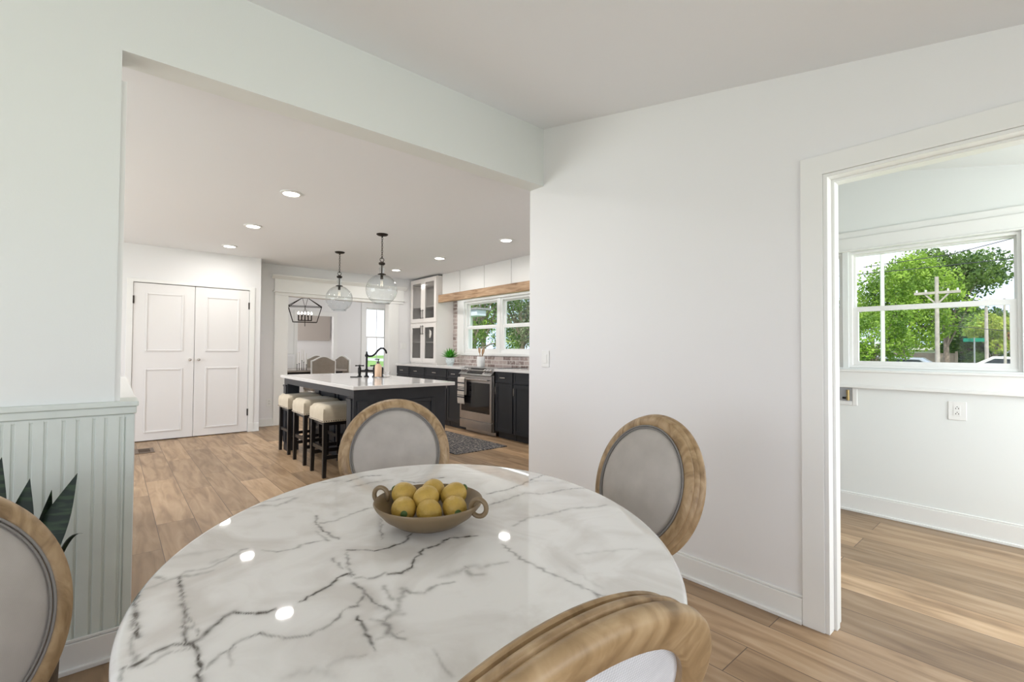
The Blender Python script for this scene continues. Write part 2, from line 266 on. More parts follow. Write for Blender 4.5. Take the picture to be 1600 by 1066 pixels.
# ------------------------------------------------------------------ mesh helpers
class MB:
    def __init__(s): s.v = []; s.f = []; s.m = []; s.bx = []
    def add(s, vs, fs, mi=0):
        o = len(s.v); s.v += [tuple(p) for p in vs]; s.f += [tuple(i + o for i in f) for f in fs]; s.m += [mi] * len(fs); return s
    def box(s, a, b, mi=0):
        s.bx.append(len(s.v)); x0, x1 = sorted((a[0], b[0])); y0, y1 = sorted((a[1], b[1])); z0, z1 = sorted((a[2], b[2]))
        return s.add([(x0, y0, z0), (x1, y0, z0), (x1, y1, z0), (x0, y1, z0), (x0, y0, z1), (x1, y0, z1), (x1, y1, z1), (x0, y1, z1)],
                     [(0, 3, 2, 1), (4, 5, 6, 7), (0, 1, 5, 4), (1, 2, 6, 5), (2, 3, 7, 6), (3, 0, 4, 7)], mi)
    def prism(s, prof, axis, a, b, mi=0):
        """prof: ccw 2D points in the plane of the two other axes; extruded along axis from a to b"""
        n = len(prof)
        def P(p, c): return {'x': (c, p[0], p[1]), 'y': (p[0], c, p[1]), 'z': (p[0], p[1], c)}[axis]
        vs = [P(p, a) for p in prof] + [P(p, b) for p in prof]
        fs = [tuple(range(n))[::-1], tuple(range(n, 2 * n))] + [(i, (i + 1) % n, n + (i + 1) % n, n + i) for i in range(n)]
        return s.add(vs, fs, mi)
    def lathe(s, prof, c=(0, 0, 0), n=32, cap=True, mi=0):
        vs = []; fs = []
        for r, z in prof:
            for k in range(n): a = 2 * PI * k / n; vs.append((c[0] + r * math.cos(a), c[1] + r * math.sin(a), c[2] + z))
        for j in range(len(prof) - 1):
            for k in range(n): fs.append((j * n + k, j * n + (k + 1) % n, (j + 1) * n + (k + 1) % n, (j + 1) * n + k))
        if cap: fs.append(tuple(range(n))[::-1]); fs.append(tuple(range((len(prof) - 1) * n, len(prof) * n)))
        return s.add(vs, fs, mi)
    def tube(s, pts, r, n=8, closed=False, mi=0):
        P = [Vector(p) for p in pts]; N = len(P); rr = r if isinstance(r, (list, tuple)) else [r] * N
        vs = []; fs = []; ref = None
        for i in range(N):
            t = (P[(i + 1) % N] - P[i - 1]) if closed else (P[min(i + 1, N - 1)] - P[max(i - 1, 0)])
            t.normalize()
            if ref is None:
                ref = Vector((0, 0, 1)) if abs(t.z) < .9 else Vector((1, 0, 0))
            a = (ref - t * ref.dot(t)).normalized(); ref = a; b = t.cross(a)
            for k in range(n): q = 2 * PI * k / n; vs.append(P[i] + (a * math.cos(q) + b * math.sin(q)) * rr[i])
        L = N if closed else N - 1
        for i in range(L):
            j = (i + 1) % N
            for k in range(n): fs.append((i * n + k, i * n + (k + 1) % n, j * n + (k + 1) % n, j * n + k))
        if not closed: fs.append(tuple(range(n))[::-1]); fs.append(tuple(range((N - 1) * n, N * n)))
        return s.add(vs, fs, mi)
    def bar(s, a, b, w, h=None, mi=0, w2=None, h2=None):
        a = Vector(a); b = Vector(b); h = h or w; t = (b - a).normalized(); ref = Vector((0, 0, 1)) if abs(t.z) < .9 else Vector((1, 0, 0))
        x = t.cross(ref).normalized(); y = x.cross(t); vs = []
        for p, ww, hh in ((a, w, h), (b, w2 or w, h2 or h)):
            for sx, sy in ((-1, -1), (1, -1), (1, 1), (-1, 1)): vs.append(p + x * sx * ww / 2 + y * sy * hh / 2)
        return s.add(vs, [(0, 1, 2, 3), (7, 6, 5, 4), (0, 4, 5, 1), (1, 5, 6, 2), (2, 6, 7, 3), (3, 7, 4, 0)], mi)
    def ball(s, c, r, n=16, mi=0, sc=(1, 1, 1), rot=None):
        vs = []; fs = []; h = n // 2
        for j in range(h + 1):
            th = PI * j / h
            for k in range(n):
                a = 2 * PI * k / n; p = Vector((math.sin(th) * math.cos(a) * sc[0], math.sin(th) * math.sin(a) * sc[1], math.cos(th) * sc[2])) * r
                if rot: p = rot @ p
                vs.append(Vector(c) + p)
        for j in range(h):
            for k in range(n): fs.append((j * n + k, (j + 1) * n + k, (j + 1) * n + (k + 1) % n, j * n + (k + 1) % n))
        return s.add(vs, fs, mi)
    def build(s, name, mats, parent=None, smooth=False, bevel=0, label=None, seg=2):
        if bevel and len(s.bx) > 1:      # overlapping boxes of one part: step each slightly inside the last so no faces coincide
            for q, st in enumerate(s.bx):
                e = .00022 * (q % 7); c = [sum(s.v[st + i][k] for i in range(8)) / 8 for k in range(3)]
                for i in range(8): s.v[st + i] = tuple(s.v[st + i][k] - math.copysign(min(e, abs(s.v[st + i][k] - c[k]) * .5), s.v[st + i][k] - c[k]) for k in range(3))
        me = bpy.data.meshes.new(name); me.from_pydata(s.v, [], s.f); me.validate()
        bm = bmesh.new(); bm.from_mesh(me); bmesh.ops.remove_doubles(bm, verts=bm.verts, dist=1e-6); bmesh.ops.recalc_face_normals(bm, faces=bm.faces)
        bm.to_mesh(me); bm.free()
        if not isinstance(mats, (list, tuple)): mats = [mats]
        for m in mats: me.materials.append(m)
        if len(mats) > 1 and len(me.polygons) == len(s.m):
            me.polygons.foreach_set('material_index', s.m)
        if smooth:
            me.polygons.foreach_set('use_smooth', [True] * len(me.polygons))
            try: me.set_sharp_from_angle(angle=math.radians(35 if smooth is True else smooth))
            except Exception: pass
        o = bpy.data.objects.new(name, me); COL.objects.link(o)
        if parent: o.parent = parent
        if bevel:
            b = o.modifiers.new('bevel', 'BEVEL'); b.width = bevel; b.segments = seg; b.limit_method = 'ANGLE'; b.angle_limit = math.radians(40)
            b.harden_normals = False
        if label: o['label'] = label
        return o
def box(a, b): return MB().box(a, b)
def thing(name, label, cat, loc=(0, 0, 0), rz=0, group=None):
    o = bpy.data.objects.new(name, None); COL.objects.link(o); o.location = loc; o.rotation_euler = (0, 0, rz)
    o.empty_display_size = .1; o['label'] = label; o['category'] = cat
    if group: o['group'] = group
    return o
def tag(o, label, cat, group=None):
    o['label'] = label; o['category'] = cat
    if group: o['group'] = group
    return o
def struct(name, mb, m, label=None, cat='structure', bevel=0, parent=None, smooth=False):
    o = mb.build(name, m, parent, bevel=bevel, smooth=smooth)
    if not parent: o['kind'] = 'structure'; o['category'] = cat; o['label'] = label or name
    return o
def dup(root, loc, rz=None, label=None):
    r = root.copy(); COL.objects.link(r); r.location = loc
    if rz is not None: r.rotation_euler = (0, 0, rz)
    if label: r['label'] = label
    def rec(src, dst):
        for ch in list(src.children):
            c = ch.copy(); COL.objects.link(c); c.parent = dst; rec(ch, c)
    rec(root, r); return r

# ------------------------------------------------------------------ room shell
XR, YB1, YB2, YC, YW, XW, ZK, XL = 2.383, 2.444, 2.586, 7.725, 8.1, 4.7, 2.56, 4.36
struct('floor', MB().box((-3.1, -1.6, -.1), (4.82, 8.2, 0)).box((-1.1, 8.2, -.1), (5.65, 11.42, 0)).box((2.5, 11.42, -.1), (4.8, 13.6, 0)), M['floor'], 'wide oak plank floor running through all the rooms', 'floor')
# right wall (dining / laundry partition) with cased opening y -0.35 .. 0.66
rw = MB(); rw.box((XR, .668, 0), (2.52, YB2, 2.95)); rw.box((XR, -.45, 2.0), (2.52, .668, 2.95)); rw.box((XR, -1.5, 0), (2.52, -.45, 2.95))
struct('wall_right', rw, M['wall'], 'white dining room wall with a light switch and the cased laundry doorway', 'wall')
# left wall with kitchen opening + beam (one plane y=2.444)
lw = MB(); lw.box((-2.5, YB1, 0), (.072, YB2, .972)); lw.box((-2.5, YB1, .972), (.013, YB2, 2.95)); 
struct('wall_left', lw, M['wallL'], 'white wall left of the wide kitchen opening', 'wall')
struct('trim_1', MB().box((.013, YB1, 2.42), (XR, YB2, 3.0)), M['wallL'], 'dropped white beam across the top of the kitchen opening', 'beam')
# dining room side and back walls behind the camera, openings added for fill lamps
bw = MB(); y0, y1 = -1.65, -1.5
bw.box((-2.5, y0, 0), (-1.1, y1, 2.3)); bw.box((-1.1, y0, 0), (1.5, y1, .6)); bw.box((-1.1, y0, 1.7), (1.5, y1, 2.3)); bw.box((1.5, y0, 0), (2.7, y1, 2.6))
bw.box((2.7, y0, 0), (4.2, y1, .65)); bw.box((2.7, y0, 1.85), (4.2, y1, 2.6)); bw.box((4.2, y0, 0), (4.5, y1, 2.6))
struct('wall_back', bw, M['wall'], 'white wall behind the camera with openings added for the fill lamps', 'wall')
sw = MB(); sw.box((-2.65, -1.65, 0), (-2.5, -.7, 2.95)); sw.box((-2.65, -.7, 0), (-2.5, 1.7, .65)); sw.box((-2.65, -.7, 1.95), (-2.5, 1.7, 2.95)); sw.box((-2.65, 1.7, 0), (-2.5, YB2, 2.95))
struct('wall_side', sw, M['wall'], 'white side wall out of view with an opening added for a fill lamp', 'wall')
# sloped dining + laundry ceilings
def slope(x0, x1, ya, za, yb, zb, th=.12): return MB().prism([(ya, za), (yb, zb), (yb, zb + th), (ya, za + th)], 'x', x0, x1)
struct('ceiling', slope(-2.6, XR + .02, YB1 + .05, 2.852, -1.6, 2.852 - .2025 * 4.094), M['ceil'], 'sloping white dining room ceiling', 'ceiling')
struct('ceiling.001', slope(2.5, 4.5, 2.5, 2.925, -1.6, 2.39 - .217 * 1.6), M['lau'], 'sloping white laundry room ceiling', 'ceiling')
struct('ceiling.002', box((-3, YB2 - .02, ZK), (4.9, YW + .02, ZK + .1)), M['ceil'], 'flat white kitchen ceiling with downlights', 'ceiling')
struct('ceiling.003', box((-1.2, YW + .02, 2.62), (5.65, 11.42, 2.72)), M['ceil'], 'white ceiling of the far dining room', 'ceiling')

# baseboards
def baseb(name, a, b, n, h=.125, label=''):
    """run from a to b, n = outward normal (2D)"""
    a = Vector(a); b = Vector(b); n = Vector(n); mb = MB()
    for z0, z1, t in ((.016, h - .012, .014), (h - .012, h, .009), (0, .018, .026)):
        p = [a, b, b + n * t, a + n * t]; mb.add([(q.x, q.y, z) for z in (z0, z1) for q in p], [(0, 3, 2, 1), (4, 5, 6, 7), (0, 1, 5, 4), (1, 2, 6, 5), (2, 3, 7, 6), (3, 0, 4, 7)])
    return struct(name, mb, M['trim'], label, 'baseboard', bevel=.003)
baseb('baseboard_right', (XR, .76), (XR, YB1), (-1, 0), label='white baseboard along the dining room right wall')
baseb('baseboard_laundry', (XL, -1.4), (XL, 2.4), (-1, 0), .143, label='tall white baseboard under the laundry window')
baseb('baseboard_left', (-2.5, YB1 - .012), (.072, YB1 - .012), (0, -1), .12, label='pale grey baseboard below the beadboard')
baseb('baseboard_kitchen', (1.678, YW), (1.98, YW), (0, -1), label='white baseboard between closet corner and dining opening')
baseb('baseboard_closet', (1.60, YC), (1.678, YC), (0, -1), label='short white baseboard right of the closet doors')
baseb('baseboard_far', (4.07, 11.3), (5.9, 11.3), (0, -1), label='white baseboard in the far dining room')

# laundry doorway casing
cs = MB()
for (a, b) in (((.672, .759), (0, 2.09)), ):
    cs.box((XR - .018, a[0], b[0]), (XR, a[1], b[1]))
cs.box((XR - .018, -.54, 2.003), (XR, .759, 2.09)); cs.box((XR - .018, -.54, 0), (XR, -.45, 2.003))
struct('trim_2', cs, M['trim'], 'flat white casing round the laundry doorway', 'casing', bevel=.002)
jb = MB(); jb.box((XR - .012, .655, 0), (2.53, .672, 2.003)); jb.box((XR - .012, -.45, 1.988), (2.53, .672, 2.003)); jb.box((2.43, .643, 0), (2.47, .657, 1.99)); jb.box((2.43, -.45, 1.976), (2.47, .657, 1.99))
struct('trim_3', jb, M['trim'], 'white jamb with stop inside the laundry doorway', 'jamb', bevel=.0015)

# laundry room
lwl = MB(); zt = 2.9
lwl.box((XL, -1.6, 0), (XL + .14, .15, zt)); lwl.box((XL, .15, 0), (XL + .14, 1.9, 1.10)); lwl.box((XL, .15, 2.0), (XL + .14, 1.9, zt)); lwl.box((XL, 1.068, 1.1), (XL + .14, 1.105, 2.0)); lwl.box((XL, 1.9, 0), (XL + .14, 2.6, zt))
struct('wall_laundry', lwl, M['lau'], 'pale laundry room wall below and above the windows', 'wall')
struct('wall_north', box((2.52, 2.44, 0), (4.36, YB2, 2.95)), M['wall'], 'wall between laundry room and kitchen', 'wall')
hd = MB(); hd.box((XL - .012, -.2, 2.105), (XL, 2.4, 2.155)); hd.box((XL - .022, .1, 2.0), (XL, 2.3, 2.105)); hd.box((XL - .03, .1, 2.0), (XL, 2.3, 2.012))
struct('trim_4', hd, M['trim'], 'white head trim above the laundry window', 'trim', bevel=.003)
ap = MB(); ap.box((XL - .02, -.2, .965), (XL, 2.4, 1.085)); ap.box((XL - .032, -.2, 1.07), (XL, 2.4, 1.088)); ap.box((XL - .034, -.2, .947), (XL, 2.4, .972))
struct('trim_5', ap, M['trim'], 'white apron and sill trim under the laundry window', 'trim', bevel=.003)
def sash_window(name, label, ax, face, a0, a1, z0, z1, zm, depth=.1, f=.028, mull=False, sgn=1, lower_inset=.03):
    """ax 'x': window in plane x=face facing -x; coordinates a = y. ax 'y': plane y=face facing -y; a = x."""
    def B(mb, d0, d1, p0, p1, q0, q1):
        if ax == 'x': mb.box((face + d0, p0, q0), (face + d1, p1, q1))
        else: mb.box((p0, face + d0, q0), (p1, face + d1, q1))
    fr = MB(); B(fr, .02, depth, a0, a0 + f, z0, z1); B(fr, .02, depth, a1 - f, a1, z0, z1); B(fr, .02, depth, a0, a1, z1 - f, z1); B(fr, .02, depth, a0, a1, z0, z0 + f)
    root = fr.build(name, M['trim'], bevel=.003); root['kind'] = 'structure'; root['label'] = label; root['category'] = 'window'
    for nm, s0, s1, d, w in (('upper_sash', zm - .012, z1 - f * .6, .06, f), ('lower_sash', z0 + f * .6, zm + .02, .03, lower_inset + .012)):
        sh = MB(); p0, p1 = a0 + f * .7, a1 - f * .7
        B(sh, d, d + .028, p0, p0 + w, s0, s1); B(sh, d, d + .028, p1 - w, p1, s0, s1); B(sh, d, d + .028, p0, p1, s1 - w * .9, s1); B(sh, d, d + .028, p0, p1, s0, s0 + w * .95)
        if nm == mull: pass
        o = sh.build(nm, M['trim'], root, bevel=.002)
        if mull: mu = MB(); c = (p0 + p1) / 2 + .03; B(mu, d + .004, d + .022, c - .006, c + .006, s0, s1); mu.build('muntin', M['trim'], o)
        g = MB(); B(g, d + .012, d + .016, p0 + w * .8, p1 - w * .8, s0 + w * .8, s1 - w * .8); g.build('pane', M['wglass'], o)
    return root
wl = sash_window('window_1', 'double-hung laundry window looking onto trees and utility poles', 'x', XL, .15, 1.068, 1.10, 2.0, 1.55, f=.022)
lt = MB(); lt.box((XL + .025, .25, 1.565), (XL + .05, .33, 1.575)); lt.box((XL + .03, .285, 1.57), (XL + .045, .3, 1.59)); lt.build('sash_lock', M['trim'], wl)
sash_window('window_2', 'neighbouring laundry window, a sliver left of the door jamb', 'x', XL, 1.105, 1.9, 1.10, 2.0, 1.55, f=.022)

# ------------------------------------------------------------------ beadboard under the left wall
bb = MB(); gx = [-.262, -.217, -.179, -.131, -.092, -.046, -.011, .034]
bb.box((-2.5, YB1 - .008, .1), (.072, YB1, .95))
xs = [-2.5 + .0442 * i for i in range(51)] + gx + [.05]
for a, b in zip(xs[:-1], xs[1:]):
    if b - a > .008: bb.prism([(a + .003, YB1 - .008), (a + .006, YB1 - .0125), (b - .006, YB1 - .0125), (b - .003, YB1 - .008)][::-1], 'z', .1, .95)
bb.box((.05, YB1 - .014, .0), (.075, YB1, .95))
struct('trim_6', bb, M['sage'], 'pale sage beadboard panelling on the low wall', 'panelling')
cp = MB(); cp.box((-2.5, YB1 - .03, .985), (.088, YB2 + .02, 1.006)); cp.box((-2.5, YB1 - .02, .955), (.078, YB1 + .001, .985)); cp.box((-2.5, YB1 - .012, .94), (.074, YB1, .955))
cp.box((.07, YB1 - .02, .955), (.083, YB2 + .01, .985))
struct('trim_7', cp, M['sage'], 'moulded pale cap on top of the beadboard', 'moulding', bevel=.004)
struct('trim_8', box((.072, YB1 - .004, 0), (.078, YB2, .955)), M['trim'], 'white end board of the low wall', 'trim')
struct('wall_half', box((-.04, YB2, 0), (.07, 4.45, .985)), M['wallL'], 'low white half wall running into the kitchen', 'wall')
struct('trim_9', box((-.06, YB2 + .021, .985), (.085, 4.47, 1.006)), M['trim'], 'white ledge cap on the half wall', 'trim', bevel=.004)
struct('trim_10', box((.005, YB1 + .01, 1.006), (.03, YB2 + .015, 2.3)), M['trim'], 'slim white board lining the left jamb of the kitchen opening', 'trim')

# ------------------------------------------------------------------ kitchen walls
kb = MB(); kb.box((-.3, YC, 2.085), (1.678, YC + .12, ZK)); kb.box((-.3, YC, 0), (.185, YC + .12, 2.085)); kb.box((1.535, YC, 0), (1.678, YC + .12, 2.085)); kb.box((1.60, YC + .1, 0), (1.678, YW + .15, ZK))
kb.box((-3, YC, 0), (-.3, YC + .12, ZK)); kb.box((-.3, YC + .6, 0), (1.6, YC + .65, ZK))
struct('wall_closet', kb, M['wall'], 'white kitchen wall holding the double closet doors', 'wall')
hw = MB(); hw.box((1.678, YW, 0), (2.15, YW + .15, ZK + .06)); hw.box((3.92, YW, 0), (4.9, YW + .15, ZK + .06)); hw.box((2.15, YW, 2.07), (3.92, YW + .15, ZK + .06))
struct('wall_far', hw, M['wall'], 'white kitchen end wall with the wide dining opening', 'wall')
kw = MB(); kw.box((XW, 2.44, 0), (XW + .15, YW + .1, 1.15)); kw.box((XW, 2.44, 2.1), (XW + .15, YW + .1, ZK + .06)); kw.box((XW, 6.82, 1.15), (XW + .15, YW + .1, 2.1)); kw.box((XW, 2.44, 1.15), (XW + .15, 4.3, 2.1))
struct('wall_window', kw, M['wall'], 'kitchen window wall', 'wall')
struct('wall_kitchen_left', MB().box((-3.15, YB2, 0), (-3, YC, .5)).box((-3.15, YB2, 2.3), (-3, YC, ZK)).box((-3.15, YB2, .5), (-3, 3.6, 2.3)).box((-3.15, 6.8, .5), (-3, YC, 2.3)), M['wall'], 'left kitchen wall out of view', 'wall')
# closet double doors
ct = MB(); ct.box((.135, YC - .016, 0), (.20, YC, 2.115)); ct.box((1.528, YC - .016, 0), (1.60, YC, 2.115)); ct.box((.135, YC - .016, 2.07), (1.60, YC, 2.115))
ct.box((1.528, YC - .022, 0), (1.605, YC, .13))
struct('trim_11', ct, M['trim'], 'white casing round the double closet doors', 'casing', bevel=.003)
def closet_door(name, label, x0, x1, knob_x, hinge_x):
    d = box((x0, YC - .002, .012), (x1, YC + .036, 2.062)).build(name, M['door'], bevel=.002); d['kind'] = 'structure'; d['label'] = label; d['category'] = 'door'
    for z0, z1 in ((1.175, 1.94), (.112, .955 if x0 > .5 else .945)):
        p0, p1 = x0 + .125, x1 - .125; t = .022; m = MB()
        m.box((p0, YC - .012, z0), (p0 + t, YC - .002, z1)); m.box((p1 - t, YC - .012, z0), (p1, YC - .002, z1)); m.box((p0 + t, YC - .012, z0), (p1 - t, YC - .002, z0 + t)); m.box((p0 + t, YC - .012, z1 - t), (p1 - t, YC - .002, z1))
        m.build('panel_moulding', M['door'], d, bevel=.004)
    k = MB(); k.lathe([(0.004, 0), (.018, .002), (.018, .004), (.006, .008), (.006, .025), (.016, .032), (.02, .042), (.014, .052), (.001, .055)], n=20)
    k.v = [(knob_x + p[0], YC - .002 - p[2], 1.06 + p[1]) for p in k.v]; k.build('door_knob', M['nickel'], d, smooth=True)
    for z in (1.84, .29):
        MB().lathe([(.008, -.05), (.008, .05)], (hinge_x, YC - .012, z), 10).box((hinge_x - .01, YC - .014, z - .048), (hinge_x + .01, YC - .003, z + .048)).build('hinge', M['iron'], d)
    return d
closet_door('door_1', 'left leaf of the white double closet doors', .203, .862, .815, .203)
closet_door('door_2', 'right leaf of the white double closet doors', .867, 1.525, .915, 1.525)
# header + pilasters of the far opening
h = MB(); h.box((1.95, YW - .03, 2.135), (4.20, YW, 2.33)); h.box((1.925, YW - .045, 2.12), (4.225, YW, 2.14))
h.prism([(YW, 2.33), (YW, 2.395), (YW - .09, 2.395), (YW - .085, 2.375), (YW - .05, 2.345), (YW - .035, 2.33)], 'x', 1.905, 4.245)
h.box((1.955, YW - .022, 2.07), (4.19, YW, 2.135)); h.box((1.955, YW - .02, 0), (2.16, YW, 2.07)); h.box((3.91, YW - .02, 0), (4.10, YW, 2.07)); h.box((2.14, YW - .01, 0), (2.16, YW + .16, 2.08)); h.box((3.905, YW - .01, 0), (3.925, YW + .16, 2.08))
struct('trim_12', h, M['trim'], 'white crowned header and side casings of the far dining opening', 'casing', bevel=.003)
# soffit with battens over the kitchen window
so = MB(); so.box((4.45, 3.2, 2.11), (XW, 7.12, ZK))
for yb in (6.582, 5.9, 5.244, 4.56): so.box((4.437, yb - .02, 2.15), (4.45, yb + .02, ZK))
struct('trim_13', so, M['trim'], 'white panelled soffit above the kitchen window', 'soffit', bevel=.002)
struct('trim_14', MB().box((XW - .012, 3.2, .95), (XW, 7.12, 1.15)).box((XW - .012, 6.86, 1.15), (XW, 7.12, 2.11)).box((XW - .012, 3.2, 1.15), (XW, 4.3, 2.11)), M['brick'], 'whitewashed brick backsplash', 'backsplash')
tag(MB().box((4.37, 4.2, 2.05), (4.45, 7.125, 2.182)).build('window_valance', M['pine'], bevel=.004), 'knotty pine valance board above the kitchen window', 'valance')
# kitchen windows: twin double-hung
for i, (a0, a1) in enumerate(((5.85, 6.80), (4.86, 5.81))):
    sash_window('window_%d' % (3 + i), ('left kitchen window behind the utensil crock', 'right kitchen window above the worktop')[i], 'x', XW, a0, a1, 1.16, 2.07, 1.60, f=.05, lower_inset=.04)
wk = MB(); wk.box((XW + .005, 5.80, 1.15), (XW + .05, 5.86, 2.1)); wk.box((XW - .016, 6.79, 1.13), (XW + .02, 6.985, 2.1)); wk.box((XW - .03, 4.3, 1.125), (XW + .03, 6.87, 1.165)); wk.box((XW - .016, 4.3, 2.06), (XW + .02, 6.87, 2.11)); wk.box((XW, 4.3, 1.15), (XW + .1, 4.87, 2.1))
struct('trim_15', wk, M['trim'], 'white frame and sill round the twin kitchen windows', 'casing', bevel=.003)

# ------------------------------------------------------------------ far dining room
fd = MB(); Y = 11.3
fd.box((-1, Y, 0), (3.20, Y + .12, 2.62)); fd.box((3.2, Y, 2.0), (4.05, Y + .12, 2.62)); fd.box((4.05, Y, 0), (4.83, Y + .12, 2.62)); fd.box((4.83, Y, 0), (5.41, Y + .12, .72)); fd.box((4.83, Y, 2.27), (5.41, Y + .12, 2.62)); fd.box((5.41, Y, 0), (5.65, Y + .12, 2.62))
struct('wall_dining_far', fd, M['wall'], 'back wall of the far dining room with doorway and window', 'wall')
struct('wall_dining_side', MB().box((-1.15, YW + .1, 0), (-1, 11.42, 2.62)).box((5.6, YW, 0), (5.65, 11.42, 2.62)).box((4.85, YW, 0), (5.6, YW + .15, 2.62)).box((2.5, 13.5, 0), (5.2, 13.6, 2.62)).box((2.5, 11.42, 0), (2.6, 13.5, 2.62)).box((4.75, 11.42, 0), (4.82, 13.5, 2.62)), M['wall'], 'side walls of the far dining room', 'wall')
struct('ceiling.004', box((2.5, 11.42, 2.62), (5.2, 13.6, 2.72)), M['ceil'], 'white ceiling of the room beyond', 'ceiling')
struct('trim_16', MB().box((3.14, Y - .02, 0), (3.22, Y, 2.09)).box((4.03, Y - .02, 0), (4.12, Y, 2.09)).box((3.14, Y - .02, 1.99), (4.12, Y, 2.09)).box((4.05, Y - .01, 0), (4.07, Y + .14, 2.)), M['trim'], 'white casing round the far doorway', 'casing', bevel=.002)
struct('trim_17', MB().box((4.72, Y - .02, .70), (4.84, Y, 2.38)).box((5.40, Y - .02, .70), (5.5, Y, 2.38)).box((4.72, Y - .02, 2.26), (5.5, Y, 2.38)).box((4.70, Y - .05, .66), (5.52, Y, .72)), M['trim'], 'white casing round the tall far window', 'casing', bevel=.002)
sash_window('window_5', 'tall bright window in the far dining room', 'y', Y, 4.83, 5.41, .72, 2.27, 1.52, mull=True, f=.03)
struct('door_3', box((2.62, Y - .04, 0.01), (3.13, Y - .002, 2.03)), M['trim'], 'plain white door beside the far doorway', 'door')
tag(box((3.62, 13.44, 1.45), (4.7, 13.49, 2.3)).build('roller_blind', M['tanback']), 'beige roller blind on the wall of the room beyond', 'blind')

# ------------------------------------------------------------------ recessed downlights
rl = thing('recessed_downlight', 'round recessed downlight nearest the camera in the left row', 'ceiling light', (1.155, 4.292, ZK), group='recessed kitchen downlights')
MB().lathe([(.062, 0), (.088, 0), (.09, -.004), (.085, -.009), (.066, -.011), (.062, 0)], n=40, cap=False).build('trim_ring', M['trim'], rl, smooth=True)
MB().lathe([(.001, -.0045), (.063, -.0045), (.063, -.002), (.001, -.002)], n=40).build('lens', M['glow'], rl)
LY = [(1.155, 5.72, 'middle round recessed downlight in the left row'), (1.155, 7.06, 'farthest recessed downlight of the left row near the closet doors'), (3.63, 4.365, 'recessed downlight nearest the camera on the window side'), (3.63, 5.887, 'middle recessed downlight on the window side'), (3.63, 7.265, 'farthest recessed downlight, behind the nearer pendant')]
for x, y, l in LY: dup(rl, (x, y, ZK), label=l)
for x, y in [(1.155, 4.292), (1.155, 5.72), (1.155, 7.06), (3.63, 4.365), (3.63, 5.887), (3.63, 7.265), (1.155, 2.95), (3.63, 3.0)]:
    light('downlight_glow', 'AREA', (x, y, ZK - .02), 5.6, .12, dirv=(0, 0, -1), color=(1, .97, .93), shape='DISK')

# ------------------------------------------------------------------ pendants
def pendant(loc, label):
    x, y, z = 0, 0, 0
    r = thing('glass_pendant', label, 'pendant light', loc, group='glass globe pendants over the island')
    MB().lathe([(.001, 0), (.066, 0), (.066, -.006), (.055, -.016), (.03, -.022), (.008, -.026), (.008, -.04), (.001, -.04)], n=32).build('canopy', M['iron'], r, smooth=True)
    ch = MB()
    zz = -.04
    i = 0
    while zz > -.27:
        pts = []
        for k in range(12):
            a = 2 * PI * k / 12; px, pz = .0085 * math.cos(a), .017 * math.sin(a)
            pts.append((px if i % 2 == 0 else 0, 0 if i % 2 == 0 else px, zz - .013 + pz))
        ch.tube(pts, .0026, 6, True); zz -= .0245; i += 1
    ch.build('chain', M['iron'], r)
    MB().tube([(.024 * math.cos(2 * PI * k / 20), 0, -.30 + .024 * math.sin(2 * PI * k / 20)) for k in range(20)], .004, 6, True).build('ring', M['iron'], r)
    MB().lathe([(.001, -.325), (.02, -.327), (.036, -.335), (.037, -.352), (.024, -.362), (.007, -.366), (.007, -.455), (.045, -.467), (.047, -.475), (.016, -.48), (.016, -.525), (.001, -.527)], n=28).build('cap', M['iron'], r, smooth=True)
    # glass neck and globe: thin walled, flat bottom opening
    prof = [(.026, -.362), (.020, -.385), (.034, -.405), (.024, -.45), (.034, -.472)]
    R = .178; zc = -.648
    for k in range(2, 17):
        a = PI * k / 20; prof.append((R * math.sin(a), zc + R * math.cos(a)))
    prof += [(.092, -.815), (.080, -.803), (.088, -.795)]
    MB().lathe(prof, n=48, cap=False).build('glass_globe', M['pglass'], r, smooth=60)
    b = MB().lathe([(.011, -.527), (.013, -.545), (.028, -.585), (.030, -.61), (.022, -.635), (.001, -.645)], n=20, cap=False).build('bulb', M['glass'], r, smooth=True)
    MB().tube([(-.008, 0, -.545), (-.012, 0, -.61), (0, 0, -.57), (.012, 0, -.61), (.008, 0, -.545)], .0012, 5).build('filament', M['filament'], b)
    return r
p0 = pendant((2.375, 5.115, ZK), 'glass globe pendant on the right, nearer the camera, over the island')
dup(p0, (2.378, 6.458, ZK), label='glass globe pendant on the left, farther from the camera, over the island')

# ------------------------------------------------------------------ cabinets (window side)
XF = 4.07; ZT = .955
def bar_handle(parent, x, y, z, L=.1, vert=False, m='nickel'):
    mb = MB()
    if vert: mb.box((x - .03, y - .005, z - L / 2), (x - .022, y + .005, z + L / 2)); [mb.box((x - .024, y - .004, z + s * L * .4 - .004), (x, y + .004, z + s * L * .4 + .004)) for s in (-1, 1)]
    else: mb.box((x - .03, y - L / 2, z - .006), (x - .02, y + L / 2, z + .006)); [mb.box((x - .022, y + s * L * .4 - .005, z - .004), (x, y + s * L * .4 + .005, z + .004)) for s in (-1, 1)]
    return mb.build('handle', M[m], parent, bevel=.0015)
def shaker(mb, x, y0, y1, z0, z1, fr=.05, t=.018):
    """front slab with recessed panel, facing -x, at x"""
    mb.box((x + .006, y0, z0), (x + t, y1, z1))
    mb.box((x - .002, y0, z0), (x + .006, y0 + fr, z1)); mb.box((x - .002, y1 - fr, z0), (x + .006, y1, z1)); mb.box((x - .002, y0 + fr, z0), (x + .006, y1 - fr, z0 + fr)); mb.box((x - .002, y0 + fr, z1 - fr), (x + .006, y1 - fr, z1))
